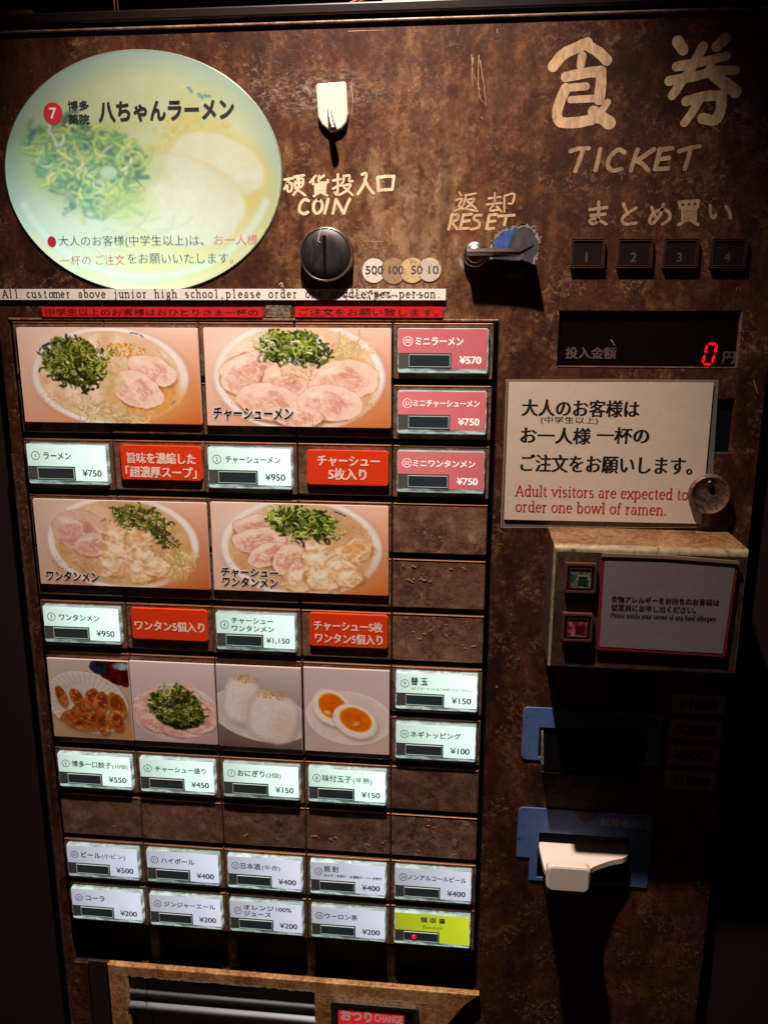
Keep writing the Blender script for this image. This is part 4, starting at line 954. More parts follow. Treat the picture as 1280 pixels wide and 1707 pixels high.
# ---- hand painted lettering -----------------------------------------
S3 = .421875
kanji_a = [(38, [(430, 262), (470, 215), (520, 190), (565, 170)]), (36, [(575, 185), (612, 208), (642, 238)]), (30, [(545, 222), (538, 258)]),
           (34, [(480, 304), (560, 288), (620, 282)]), (36, [(620, 284), (619, 330), (612, 392)]), (26, [(500, 346), (560, 341)]), (24, [(500, 394), (608, 388)]),
           (38, [(480, 350), (458, 400), (446, 450), (460, 482), (520, 484), (580, 474)]), (24, [(646, 404), (612, 452)]), (42, [(590, 442), (652, 486)]), (26, [(565, 470), (650, 474)]),
           (38, [(922, 164), (944, 198)]), (36, [(1110, 152), (1076, 184)]), (30, [(918, 263), (1010, 246), (1114, 222)]), (30, [(888, 320), (1010, 297), (1060, 280), (1152, 278)]),
           (32, [(1022, 184), (968, 280), (900, 378)]), (42, [(1052, 278), (1095, 320), (1150, 362)]), (34, [(955, 400), (1030, 380), (1094, 378)]), (36, [(1096, 380), (1092, 430), (1070, 474), (1020, 468)]),
           (30, [(1005, 398), (975, 450), (948, 486)])]
for half, lab in ((kanji_a[:11], 'large cream hand painted character for food at upper right'), (kanji_a[11:], 'large cream hand painted character for ticket in the far upper right corner')):
    big = MB(); hand(big, half, 740, 0, S3, 36); big.build('ticket_kanji_painting', MARK, mach)['label'] = lab
tk = MB()
hand(tk, [[(498, 598), (530, 588), (572, 586)], [(550, 588), (535, 632), (518, 676)], [(616, 588), (608, 630), (598, 672)], [(712, 602), (688, 592), (655, 620), (647, 655), (665, 674), (700, 668)],
          [(764, 592), (750, 630), (738, 674)], [(828, 590), (790, 616), (755, 638)], [(762, 636), (785, 650), (806, 674)], [(852, 590), (844, 625), (832, 668)], [(854, 592), (900, 586)], [(844, 630), (888, 624)], [(834, 668), (884, 666)],
          [(928, 598), (965, 586), (1008, 578)], [(972, 592), (962, 630), (950, 668)]], 740, 0, S3, 15)
tk.build('ticket_word_painting', MARK2, mach)
hm = MB(); W_ = 11
hand(hm, [(W_, s) for s in [[(575, 828), (642, 820)], [(580, 852), (636, 846)], [(610, 798), (610, 840), (606, 872), (588, 885), (574, 874), (590, 864), (615, 872), (640, 886)],
          [(708, 806), (716, 826), (724, 846)], [(758, 822), (715, 850), (702, 872), (718, 886), (758, 881)],
          [(820, 820), (828, 846), (842, 866)], [(866, 808), (852, 850), (824, 882), (810, 872), (828, 842), (862, 828), (888, 840), (888, 866), (862, 886)],
          [(928, 798), (1004, 794)], [(930, 798), (932, 820)], [(1003, 796), (1000, 818)], [(932, 820), (1002, 816)], [(955, 798), (955, 818)], [(978, 797), (978, 817)],
          [(942, 828), (942, 870)], [(942, 828), (992, 826)], [(992, 827), (990, 870)], [(943, 842), (990, 841)], [(943, 856), (990, 855)], [(942, 870), (992, 869)], [(952, 872), (926, 888)], [(978, 872), (1002, 888)],
          [(1050, 812), (1052, 846), (1064, 862), (1072, 850)], [(1112, 816), (1126, 838), (1131, 862)]]], 740, 0, S3, W_)
hm.build('bulk_buying_painting', MARK2, mach)
rs = MB()
hand(rs, [(7, s) for s in [[(60, 760), (68, 772)], [(48, 790), (72, 786), (58, 812), (66, 818)], [(40, 834), (72, 824), (132, 834)], [(84, 772), (126, 764)], [(86, 774), (80, 800), (70, 818)], [(88, 790), (120, 786), (104, 808), (84, 824)], [(92, 796), (126, 824)],
          [(176, 784), (222, 778)], [(200, 762), (199, 804)], [(168, 808), (226, 802)], [(198, 806), (180, 832), (218, 828)], [(208, 816), (226, 836)], [(238, 774), (238, 838)], [(238, 774), (276, 766), (270, 802), (254, 804)]]]
     + [(10, s) for s in [[(32, 846), (18, 906)], [(30, 850), (54, 850), (52, 868), (26, 878)], [(30, 878), (52, 906)], [(76, 848), (64, 904)], [(78, 850), (108, 846)], [(70, 876), (100, 872)], [(64, 904), (98, 902)],
          [(146, 850), (124, 852), (118, 866), (138, 878), (136, 898), (108, 906)], [(178, 850), (168, 904)], [(180, 850), (208, 847)], [(174, 876), (202, 873)], [(168, 905), (196, 902)], [(214, 854), (276, 850)], [(246, 854), (238, 888)]]], 740, 0, S3, 9)
rs.build('reset_painting', MARK, mach)
cn = MB(); S2 = .328125
hand(cn, [(11, s) for s in [[(105, 912), (152, 905)], [(130, 908), (104, 960)], [(120, 932), (142, 932), (139, 968), (121, 970), (120, 932)], [(154, 898), (204, 890)], [(160, 912), (198, 909), (193, 946), (161, 950), (160, 912)], [(160, 930), (194, 927)], [(178, 896), (176, 950), (150, 990)], [(160, 956), (210, 992)],
          [(264, 892), (234, 926)], [(250, 910), (250, 936)], [(304, 892), (276, 914)], [(280, 892), (281, 926), (322, 926), (324, 914)], [(262, 938), (262, 978)], [(262, 938), (314, 935)], [(313, 936), (310, 976)], [(262, 951), (311, 948)], [(262, 964), (311, 961)], [(262, 978), (312, 975)], [(278, 980), (254, 996)], [(296, 979), (322, 993)],
          [(352, 917), (392, 910)], [(376, 886), (373, 984), (358, 978)], [(350, 958), (390, 940)], [(406, 893), (403, 922), (392, 936)], [(406, 895), (434, 892), (433, 920), (450, 920)], [(398, 944), (440, 938), (420, 968), (384, 990)], [(406, 950), (450, 990)]]]
     + [(14, s) for s in [[(498, 886), (520, 884), (506, 940), (476, 986)], [(512, 912), (530, 950), (556, 982)], [(578, 902), (582, 970)], [(578, 902), (620, 896), (660, 896)], [(660, 896), (652, 962)], [(582, 966), (652, 962)],
          [(228, 1020), (206, 1014), (184, 1040), (181, 1072), (204, 1086), (224, 1078)], [(278, 1012), (256, 1030), (252, 1066), (270, 1084), (292, 1066), (296, 1032), (278, 1012)], [(326, 1012), (318, 1048), (308, 1084)], [(366, 1014), (358, 1050), (350, 1084)], [(366, 1014), (386, 1048), (404, 1084)], [(436, 1012), (420, 1046), (406, 1084)]]], 440, 0, S2, 11)
cn.build('coin_painting', MARKB, mach)['label'] = 'bright cream hand painted coin characters above the coin slot'

# ---- scratches --------------------------------------------------------
b = MB()
for pts in ([(786, 91), (788, 120), (800, 150)], [(789, 96), (786, 118), (788, 145)], [(798, 92), (797, 120), (799, 160), (811, 175)], [(800, 100), (806, 140), (810, 176)], [(585, 142), (588, 165), (586, 190)], [(610, 402), (640, 403)], [(654, 380), (655, 410)],
             [(1255, 633), (1262, 655)], [(802, 195), (806, 200)], [(828, 48), (829, 56)], [(580, 52), (640, 50)], [(1018, 566), (1024, 576)]):
    q = [P(x, y, -.00025) for x, y in pts]; q = smooth(q, 4) if len(q) > 2 else [np.array(v) for v in q]; ribbon(b, q, .00032, -.00025, 0, .00015, .5)
for k in range(110):
    x, y = rnd.gauss(615, 30), rnd.gauss(404, 22); a = rnd.gauss(.9, .5); L = rnd.uniform(1.5, 7)
    ribbon(b, [np.array(P(x, y, -.0002)), np.array(P(x + L * math.cos(a), y + L * math.sin(a), -.0002))], .00016, -.0002 - k * 1e-6, 0, .00008)
for k in range(60):
    x, y = rnd.uniform(60, 1250), rnd.uniform(60, 520); a = rnd.gauss(1.4, .5); L = rnd.uniform(2, 9)
    ribbon(b, [np.array(P(x, y, -.0002)), np.array(P(x + L * math.cos(a), y + L * math.sin(a), -.0002))], .00015, -.0003 - k * 1e-6, 0, .00008)
b.build('scratches', plain('bare_scratch', (196, 160, 120), .4), mach)['kind'] = 'stuff'

# ---- coin slot, coin sticker ------------------------------------------
cx, cz = P(542.5, 424, -.008); R = .0186
cs = MB().lathe(cx, cz, [(R * 1.03, .0), (R * 1.03, -.0012), (R * 1.0, -.0018), (R * .99, -.0068), (R * .96, -.0081), (R * .93, -.0083), (R * .915, -.0077)], 64).build('coin_slot', CHROME, mach)
MB().lathe(cx, cz, [(R * .92, -.005), (R * .915, -.0077), (R * .88, -.0084), (R * .5, -.0087), (R * .1, -.0088)], 64).build('coin_face', DARKM, cs)
MB().box(cx - .0012 - .0005, cz - .0124, cx + .0012 - .0005, cz + .0127, -.0070, -.00900, 0, .0008).build('coin_gap', plain('coin_gap_black', (3, 3, 3), .9, 0, .1), cs)
b = MB(); Y = -.0003
cols = [(226, 212, 198), (160, 132, 104), (206, 176, 134), (200, 184, 166)]
cm = []
for k, q in enumerate(cols):
    t = NT('coin_sticker_face'); n_ = t.noise(1., 7, .8, t.mapped((260, 1, 260), (k, 0, 0)), .8); t.base(t.mix(t.mask(n_, .52, .66), lin(q), (.16, .09, .05))); t.set(.4); cm.append(t.m)
cm += [plain('sticker_dark_edge', (110, 92, 76), .5), INKG]
for k, (x, y, r) in enumerate(((623, 451, 18.5), (656, 451.5, 19.5), (687, 450.5, 19), (716, 449.5, 18))):
    c2 = P(x, y, Y); rr = r * .000447; b.prism(ell(*c2, rr * 1.05, rr * 1.05, 32), 0, Y - k * .00004, mi=4); b.prism(ell(*c2, rr, rr, 32), 0, Y - k * .00004 - .00002, mi=k)
for s, x0, x1 in (('500', 609, 639), ('100', 648, 672), ('50', 685, 704), ('10', 714, 731)): text_px(b, s, x0, 450, x1, 14, Y - .00018, mi=5, bx=.012, bz=.012)
b.build('coin_value_sticker', cm, mach)

# ---- reset lever and scuffed sticker -----------------------------------
st = MB(); ed = [(285, 890), (318, 884), (348, 892), (368, 918), (382, 950), (372, 1000), (352, 1050), (310, 1088), (262, 1098), (215, 1070), (178, 1030), (176, 985), (192, 945), (215, 915), (250, 900)]
def jag(pts, amp, n=4):
    out = []
    for i in range(len(pts)):
        a, c2 = pts[i], pts[(i + 1) % len(pts)]
        for k in range(n): f = k / n; out.append((a[0] + (c2[0] - a[0]) * f + rnd.uniform(-amp, amp), a[1] + (c2[1] - a[1]) * f + rnd.uniform(-amp, amp)))
    return out
px3 = lambda pts, y: [P(740 + a * S3, b_ * S3, y) for a, b_ in pts]
mm = [marker('scuffed_pale_edge', (150, 140, 132), .3), marker('dark_grey_sticker', (70, 66, 72), .7), marker('blue_sticker', (60, 88, 150), .7), plain('mid_grey_sticker', (84, 84, 94), .35)]
st.prism(px3(jag(ed, 8, 14), -.0002), 0, -.0002, mi=0)
cxm, cym = 285, 985
st.prism(px3(jag([(cxm + (a - cxm) * .90, cym + (b_ - cym) * .88) for a, b_ in ed], 3), -.0004), 0, -.0004, mi=1)
st.prism(px3([(205, 940), (240, 912), (285, 906), (245, 990), (192, 992)], -.0006), 0, -.0006, mi=2)
st.prism(px3([(255, 1075), (290, 1000), (320, 1000), (300, 1050), (275, 1088)], -.0006), 0, -.0006, mi=3)
st.build('scuffed_sticker', mm, mach)['label'] = 'blue and grey sticker showing through worn paint under the lever'
jx = MB(); jx.prism(px3(jag([(58, 1010), (72, 1030), (100, 1058), (96, 1078), (74, 1066), (60, 1040)], 3), -.0002), 0, -.0002); jx.build('scuffed_patch', mm[0], mach)
lx, lz = P(792, 424, -.006)
lv = MB().lathe(lx, lz, [(.0088, 0), (.0088, -.004), (.0080, -.006), (.0066, -.0065), (.0060, -.0065), (.0060, -.0085), (.0052, -.0098)], 40).build('reset_lever', CHROME, mach)
a0, a1, a2, a3 = P(778, 420, -.0115), P(800, 420.5, -.0115), P(866, 420, -.012), P(889, 408, -.0155)
def bar(mb, p, q, y0, y1, hw0, hw1, th):
    x0, z0 = p; x1, z1 = q; vs = []
    for (x, y, z, h) in ((x0, y0, z0, hw0), (x1, y1, z1, hw1)): vs += [(x, y + th, z - h), (x, y + th, z + h), (x, y, z + h * .75), (x, y - th * .35, z), (x, y, z - h * .75)]
    mb.add(vs, [[i, (i + 1) % 5, 5 + (i + 1) % 5, 5 + i] for i in range(5)] + [[0, 1, 2, 3, 4], [9, 8, 7, 6, 5]])
m = MB(); bar(m, a0, a2, -.0120, -.0130, .0034, .0027, .009); bar(m, a2, a3, -.0130, -.0160, .0027, .0018, .0095); m.build('lever_arm', metal('polished_dark_chrome', (120, 108, 102), .07, (300, 300, 300), .12), lv)

KFR = metal('worn_copper_frame', (170, 120, 88), .3, (300, 300, 300), .3)
# ---- number buttons ----------------------------------------------------
for k, (xa, xb) in enumerate(((951, 1008), (1028, 1088), (1105, 1164), (1184, 1245))):
    Y = -.0034; x0, z0, x1, z1 = RQ((xa, 397), (xb, 396.5), (xb - 1, 446), (xa, 447), Y)
    f = MB(); f.ring(rrect(x0, z0, x1, z1, .0006, 2), rrect(x0 + .0005, z0 + .0005, x1 - .0005, z1 - .0005, .0004, 2), .0, Y, 0); f.ring(rrect(x0 + .0005, z0 + .0005, x1 - .0005, z1 - .0005, .0004, 2), rrect(x0 + .0013, z0 + .0013, x1 - .0013, z1 - .0013, .0004, 2), .0, Y + .0003, 1); f.ring(rrect(x0 + .0013, z0 + .0013, x1 - .0013, z1 - .0013, .0004, 2), rrect(x0 + .0017, z0 + .0017, x1 - .0017, z1 - .0017, .0004, 2), .0, Y - .0001, 0)
    o = f.build('number_button', [KFR, BLACKP], mach); o['label'] = 'square dark key marked %d' % (k + 1)
    MB().prism(rrect(x0 + .0017, z0 + .0017, x1 - .0017, z1 - .0017, .0004, 2), -.0, Y + .0007).build('key_face', plain('dark_key_face', (30, 22, 20), .25, 0, .5), o)
    t = MB(); xm, zm = (x0 + x1) / 2 - .0006, z0 + (z1 - z0) * .36; wd = (.0014, .0030, .0030, .0032)[k]
    put_text(t, str(k + 1), xm - wd, zm, xm + wd, .0062, Y + .0006, bx=.02, bz=.02, keep=True, align='c'); t.build('digit', plain('grey_digit', (72, 62, 58), .5), o)

# ---- amount display ----------------------------------------------------
x0, z0, x1, z1 = disp
dsp = MB().box(x0 - .001, z0 - .001, x1 + .001, z1 + .001, .0095, .0030).build('amount_display', plain('black_display_glass', (14, 7, 8), .12, 0, .5), mach)
m = MB(); m.box(x1 - .0009, z0, x1 + .0003, z1, .0028, -.0003, 0); m.box(x0, z0 - .0003, x1 - .001, z0 + .0003, .0028, -.0003, 0); m.build('display_edge', TRIM, dsp)
t = MB(); text_px(t, '投入金額', 942, 588, 1027, 20, .0026, bx=.03, bz=.03); text_px(t, '円', 1204, 596, 1225, 20, .0026, bx=.03, bz=.03)
t.build('lettering', plain('dim_grey_display_print', (84, 66, 64), .5), dsp)
seg = MB(); ax, az = P(1170, 607, .0025); bx_, bz_ = P(1193, 573, .0025); W0, H0 = bx_ - ax - .0015, bz_ - az; sl = .0022; g = .0006
def sg(p, q):
    p, q = np.array(p), np.array(q); d = (q - p) / np.linalg.norm(q - p); p = p + d * g; q = q - d * g; nr = np.array([-d[1], d[0]]) * .0008
    pts = [p, p + d * .001 + nr, q - d * .001 + nr, q, q - d * .001 - nr, p + d * .001 - nr]; seg.add([(a, .0024, c2) for a, c2 in pts], [list(range(6))])
c00, c10, c01, c11, m0, m1 = (ax, az), (ax + W0, az), (ax + sl, bz_), (ax + sl + W0, bz_), (ax + sl / 2, (az + bz_) / 2), (ax + W0 + sl / 2, (az + bz_) / 2)
for p, q in ((c00, c10), (c01, c11), (c00, m0), (m0, c01), (c10, m1), (m1, c11)): sg(p, q)
seg.build('lit_digit', plain('lit_red_segment', (200, 10, 10), .4, emit=1.5, ecol=(255, 6, 10)), dsp)['label'] = 'glowing red zero'
x0, z0, x1, z1 = win2
MB().box(x0 - .001, z0 - .001, x1 + .001, z1 + .001, .0095, .0035).build('lower_display_window', plain('dark_window', (12, 12, 20), .12, 0, .5), mach)

# ---- lock ----------------------------------------------------------------
cx, cz = P(1185, 828, -.010)
lk = MB().lathe(cx, cz, [(.0150, 0), (.0150, -.0012), (.0143, -.0017), (.0143, -.0062), (.0137, -.0070), (.0128, -.0070), (.0124, -.0064), (.0060, -.0066), (.0020, -.0067)], 48).build('round_lock', mottled_metal('tarnished_brass', (128, 98, 80)), mach)
hx, hz = P(1186, 808, -.0125); MB().lathe(hx, hz, [(.0022, -.0065), (.0020, -.0090), (.0008, -.0094)], 20).build('lock_pin', DARKM, lk)

# ---- bill reader box --------------------------------------------------------
BD = -.050
bx0, bz1 = P(912.5, 878); bx1, _ = P(1212, 885); _, bz0 = P(902, 1067)
def rbox(x0, z0, x1, z1, yb, yf, r, rs_):
    """box whose front top / side edges are rounded: top radius r, sides rs_"""
    m = MB(); N = 6
    rings = [(0, 0, yb)]
    for k in range(N + 1): a = math.pi / 2 * k / N; rings.append((1 - math.cos(a), 1 - math.sin(a), None))
    vs = []; 
    for i, (f, h, y) in enumerate(rings):
        yy = yb if y is not None else yf + h * r
        it, is_ = f * r, f * rs_
        vs += [(x0 + is_, yy, z0 + is_), (x1 - is_, yy, z0 + is_), (x1 - is_, yy, z1 - it), (x0 + is_, yy, z1 - it)]
    fs, mi = [], []
    for q in range(len(rings) - 1):
        for i in range(4):
            j = (i + 1) % 4; fs.append([q * 4 + i, q * 4 + j, (q + 1) * 4 + j, (q + 1) * 4 + i]); mi.append(1 if q > 0 else (2 if i == 2 else 0))
    fs.append([(len(rings) - 1) * 4 + i for i in range(4)]); mi.append(0)
    for f_, k in zip(fs, mi): m.add([vs[i] for i in f_], [[0, 1, 2, 3]], k, k == 1)
    return m
wt = NT('rubbed_tan_edge'); n_ = wt.noise(160, 6, .7, None, .6); wt.base(wt.ramp(n_, [(.34, (.12, .06, .03)), (.44, (.26, .19, .115)), (.66, (.36, .29, .19))])); wt.set(.35, .3, .5); wt.bump(n_, .3, .0004)
bxo = rbox(bx0, bz0, bx1, bz1, .0, BD, .0045, .0016).build('bill_reader_box', [brown_plastic('shaded_reader_face', .30), wt.m, rusty('dull_rust_top', .42)], mach)  # front and sides darkened in colour for the shade below the lit top
for nm, q, col in (('green_key', ((942, 939), (995, 941), (992, 990), (941, 987)), (24, 70, 44)), ('red_key', ((937, 1022), (988, 1025), (986, 1071), (937, 1068)), (116, 16, 36))):
    Y = BD - .0045; x0, z0, x1, z1 = RQ(*q, Y); f = MB()
    f.ring(rrect(x0, z0, x1, z1, .0006, 2), rrect(x0 + .0014, z0 + .0014, x1 - .0014, z1 - .0014, .0004, 2), BD + .0003, Y, 0)
    f.ring(rrect(x0 + .0014, z0 + .0014, x1 - .0014, z1 - .0014, .0004, 2), rrect(x0 + .0032, z0 + .0032, x1 - .0032, z1 - .0032, .0004, 2), BD, Y + .0012, 1); f.ring(rrect(x0 + .0032, z0 + .0032, x1 - .0032, z1 - .0032, .0004, 2), rrect(x0 + .0037, z0 + .0037, x1 - .0037, z1 - .0037, .0004, 2), BD, Y + .0004, 0)
    o = f.build(nm, [plain('brown_key_frame', (74, 44, 32), .4), BLACKP], bxo)
    t = NT('worn_key_face'); n_ = t.noise(230, 4, .6); t.base(t.mix(t.mask(n_, .44, .6), lin(col), lin((120, 116, 96) if nm[0] == 'g' else (150, 90, 90)))); t.set(.25)
    m2 = MB(); m2.prism(rrect(x0 + .0037, z0 + .0037, x1 - .0037, z1 - .0037), BD, Y + .0010); m2.box(x0 + .009, z0 + .0052, x0 + .0150, z0 + .0115, Y + .0011, Y + .0008, mi=1); o2 = m2.build('key_face', [t.m, plain('key_mark', tuple(int(v * .5) for v in col), .4)], bxo)
    o2.name = 'key_face'

# ---- bill slots -------------------------------------------------------------
def blue():
    t = NT('blue_plate_paint'); n_ = t.noise(70, 5, .6); w_ = t.mask(t.noise(150, 6, .75), .60, .68); t.base(t.mix(w_, t.mix(n_, lin((56, 80, 128)), lin((88, 112, 160))), lin((40, 30, 34)))); t.set(.35); return t.m
BLUE = blue(); c8 = lambda pts, y=0: [P(800 + a * .375, 1120 + b_ * .375, y) for a, b_ in pts]
def from_rect_hole(outer, hole, name, mat, y): return holed(name, outer, [hole], 0.0002, y, mat, mach, .0003)
x0, z0, x1, z1 = RQ(*[(800 + a * .375, 1120 + b_ * .375) for a, b_ in ((188, 157), (812, 180), (795, 425), (185, 400))])
p1 = from_rect_hole(rrect(x0, z0 + .002, x1, z1, .004), rect_pts(*bill_in), 'bill_insert_plate', BLUE, -.0011)
x0, z0, x1, z1 = RQ(*[(800 + a * .375, 1120 + b_ * .375) for a, b_ in ((165, 603), (770, 628), (740, 950), (160, 925))])
zt = P(880, 1428)[1]; xt = P(882, 1428)[0]
p2o = [(x0, zt), (xt, zt), (xt, z0), (x1, z0), (x1, z1)] + [(x0 + .004 * (1 - math.sin(a)), z1 - .004 * (1 - math.cos(a))) for a in (0, .5, 1.05, 1.57)]
p2 = holed('bill_return_plate', p2o, [rect_pts(*bill_out)], .0002, -.0011, BLUE, mach, .0003)
for pl, s, q, tri, col in ((p1, '紙幣投入口', (1011, 1204, 1094, 15), [(432, 175), (546, 182), (492, 243)], (56, 54, 70)), (p2, '紙幣返却口', (1000, 1370, 1081, 14), [(413, 624), (528, 628), (470, 682)], (150, 150, 170))):
    t = MB(); text_px(t, s, q[0], q[1], q[2], q[3], -.0013, bx=.035, bz=.02); t.build('lettering', plain('faint_plate_print', col, .5), pl)
    MB().prism(c8(tri, -.0014), -.0011, -.0014).build('arrow_mark', plain('brown_arrow', (86, 56, 60), .4), pl)
def extr(mb, prof, x0, x1, mi=0):
    n = len(prof); mb.add([(x0, y, z) for y, z in prof] + [(x1, y, z) for y, z in prof], [[i, (i + 1) % n, n + (i + 1) % n, n + i] for i in range(n)] + [list(range(n)), list(range(n, 2 * n))[::-1]], mi)
x0, z0, x1, z1 = bill_in
m = MB(); m.box(x0 - .0005, z0 - .0005, x1 + .0005, z1 + .0005, .05, .045); m.box(x0 - .002, z0, x0, z1, .045, 0); m.box(x1, z0, x1 + .002, z1, .045, 0); m.box(x0, z1, x1, z1 + .002, .045, 0); m.box(x0, z0 - .002, x1, z0, .045, 0)
m.build('bill_slot_shaft', BLACK, mach)
m = MB(); extr(m, [(-.001, z1 - .006), (-.012, z0 + .004), (-.016, z0 - .002), (-.016, z0 - .004), (.002, z0 - .004), (.002, z0 + .003)], x0 + .0035, x1 - .006)
m.build('bill_mouth', plain('glossy_black_mouth', (6, 5, 6), .08, 0, .4), mach)
m = MB(); extr(m, [(.001, z1 - .001), (-.001, z1 - .004), (-.014, z0 + .001), (-.014, z0 - .003), (.001, z0 - .001)], x0 + .0015, x0 + .0032); m.build('mouth_guide', CHROME, mach)
m = MB(); m.box(x0 + .002, z0 - .0052, x1 - .006, z0 - .0042, -.0, -.0162); m.build('mouth_lip', DARKM, mach)
x0, z0, x1, z1 = bill_out
m = MB(); m.box(x0 - .0005, z0 - .0005, x1 + .0005, z1 + .0005, .05, .045); m.box(x0 - .002, z0, x0, z1, .045, 0); m.box(x1, z0, x1 + .002, z1, .045, 0); m.box(x0, z1, x1, z1 + .002, .045, 0); m.box(x0, z0 - .002, x1, z0, .045, 0)
m.build('bill_return_shaft', BLACK, mach)
# cream return tray: floor that narrows to a rounded block in front
ty = z1 - .0108
f0, f1 = P(912, 1443, -.030)[0], P(982, 1443, -.030)[0]
top = [(x0 + .0005, .02), (x1 - .001, .02)] + [tuple(v) for v in smooth([(x1 - .0005, -.002), (x1 - .0015, -.006), (x1 - .006, -.0095), (x1 - .014, -.012), (x1 - .022, -.0155), (f1 + .0035, -.021), (f1 + .001, -.0255), (f1, -.030)], 4)] + [(f0, -.030), (f0 - .002, -.022), (x0 + .0005, -.004)]
m = MB(); n = len(top); zd = lambda y: ty + y * .2
vs = [(x, y, zd(y)) for x, y in top] + [(x, y, zd(y) - .0045) for x, y in top]
m.add(vs, [list(range(n)), list(range(n, 2 * n))[::-1]] + [[i, (i + 1) % n, n + (i + 1) % n, n + i] for i in range(n)])
tr = m.build('return_tray', CREAM, mach)
q0 = P(912, 1443, -.036); q1 = P(982, 1491, -.036)
MB().prism(rrect(q0[0], q1[1], q1[0], q0[1], .0048, 6), -.029, -.036, .0020, sm=False).build('tray_block', CREAM, tr)
m = MB(); m.box(q0[0] + .001, q1[1] - .004, q1[0] - .003, q1[1] + .001, -.026, -.033, .001); m.build('tray_underside', DARKM, tr)

YM = NT('dim_grey_value_plate'); n_ = YM.noise(120, 4, .6); YM.base(YM.mix(n_, lin((120, 96, 88)), lin((150, 124, 112)))); YM.set(.5)
for s, q in (('¥1000', ((850, 97), (1088, 103), (1083, 190), (848, 180))), ('¥2000', ((838, 208), (1076, 216), (1070, 303), (835, 296))), ('¥5000', ((830, 322), (1065, 330), (1058, 418), (828, 408))), ('¥10000', ((822, 436), (1052, 443), (1045, 528), (820, 518)))):
    x0, z0, x1, z1 = RQ(*[(800 + a * .375, 1120 + b_ * .375) for a, b_ in q]); o = MB().box(x0, z0, x1, z1, 0, -.0009, .0003).build('banknote_value_plate', YM.m, mach)
    o['label'] = 'dim plate marked ' + s; t = MB(); put_text(t, s, x0 + .005, (z0 + z1) / 2, x1 - .005, (z1 - z0) * .52, -.0011, bx=.035, bz=.02); t.build('lettering', INK, o)

# ---- coin tray ---------------------------------------------------------------
TY = -.0065
c5 = lambda a, b_, y=TY: P(80 + a * .297, 1380 + b_ * .297, y); c6 = lambda a, b_, y=TY: P(440 + a * .3125, 1340 + b_ * .3125, y)
ztop = (c5(330, 735, 0)[1] + c6(1148, 990, 0)[1]) / 2
xL, xR = c5(330, 735)[0], c6(1148, 990)[0]
oz1 = c5(455, 835)[1]; oxL = c5(448, 832)[0]; oxR = c6(268, 1015)[0]
chx0, chz1 = P(552, 1664, TY); chx1 = P(699, 1668, TY)[0]
outer = [(xL, -.74), (xR - .115, -.74), (xR - .012, ztop - .012), (xR, ztop), (xL, ztop)]
tr_ = holed('coin_tray_frame', outer, [rrect(oxL, -.735, oxR, oz1, .002), rrect(chx0, -.735, chx1, chz1, .003)], -.0005, TY, RUST, mach, .0009)
m = MB(); wdg = P(149, 1597, 0)[0]
m.box(wdg, -.74, xL - .0003, ztop - .0006, -.0002, -.0030, .001)
m.build('tray_side_wedge', plain('dark_tray_side', (30, 15, 11), .6), mach)
# steel chute inside, its ridges added to catch highlights
m = MB(); prof = [(TY + .004, oz1 + .001), (TY + .004, oz1 - .002), (TY + .0045, oz1 - .010), (TY + .0040, oz1 - .015), (TY + .0010, oz1 - .0185), (TY + .0016, oz1 - .0215), (TY + .0042, oz1 - .0245), (TY + .0036, oz1 - .0275), (TY - .0012, oz1 - .0315), (TY - .0004, oz1 - .0345), (TY + .006, oz1 - .038), (TY + .010, oz1 - .050), (TY + .012, oz1 - .12)]
pr = [tuple(v) for v in smooth(prof, 4)]; n = len(pr)
m.add([(oxL - .001, y, z) for y, z in pr] + [(oxR + .001, y, z) for y, z in pr], [[i, i + 1, n + i + 1, n + i] for i in range(n - 1)], 0, True)
m.build('steel_chute', STEEL, mach)
m = MB(); m.tube([(oxL + .0155, y - .0004, z) for y, z in pr], .0004, 6); m.build('chute_seam', BLACKP, mach)
m = MB(); q0, q1 = P(318, 1641, TY + .003), P(425, 1650, TY + .003); zz = (q0[1] + q1[1]) / 2
m.ring(rrect(q0[0], zz - .0012, q1[0], zz + .0012, .0011), rrect(q0[0] + .0004, zz - .0008, q1[0] - .0004, zz + .0008, .0008), TY + .012, TY + .0030); m.build('chute_handle', STEEL, mach)
# rusty pale wear along the frame opening
b = MB()
for k in range(150):
    x = rnd.uniform(oxL, oxR); L = rnd.uniform(.001, .006); ribbon(b, [np.array((x, oz1 + abs(rnd.gauss(0, .0012)))), np.array((x + L, oz1 + abs(rnd.gauss(0, .0012))))], rnd.uniform(.0002, .0009), TY - .0001 - k * 1e-6, 0, .0001)
for k in range(110):
    z = rnd.uniform(-.70, oz1); L = rnd.uniform(.001, .008); x = oxL - abs(rnd.gauss(0, .0018)); ribbon(b, [np.array((x, z)), np.array((x + rnd.uniform(-.001, .001), z - L))], rnd.uniform(.0002, .0010), TY - .0001 - k * 1e-6, 0, .0001)
for k in range(120):
    x = rnd.uniform(chx0 - .008, chx1 + .004); L = rnd.uniform(.001, .004); ribbon(b, [np.array((x, chz1 + .002 + abs(rnd.gauss(0, .0022)))), np.array((x + L, chz1 + .002 + abs(rnd.gauss(0, .0022))))], rnd.uniform(.0002, .0006), TY - .0003 - k * 1e-6, 0, .0001)
b.build('rubbed_frame_edge', plain('pale_bare_paint', (196, 176, 150), .5), mach)['kind'] = 'stuff'
cwf = MB()
for k, (d0, d1, ya, yb_) in enumerate(((0, .0018, TY - .0015, TY - .0040), (.0018, .0036, TY - .001, TY - .0034), (.0036, .0052, TY + .002, TY - .0028))):
    cwf.ring(rrect(chx0 + d0 + .0002, -.735, chx1 - d0 - .0002, chz1 - d0 - .0002, .003), rrect(chx0 + d1, -.735, chx1 - d1, chz1 - d1, .0025), TY + .008, yb_)
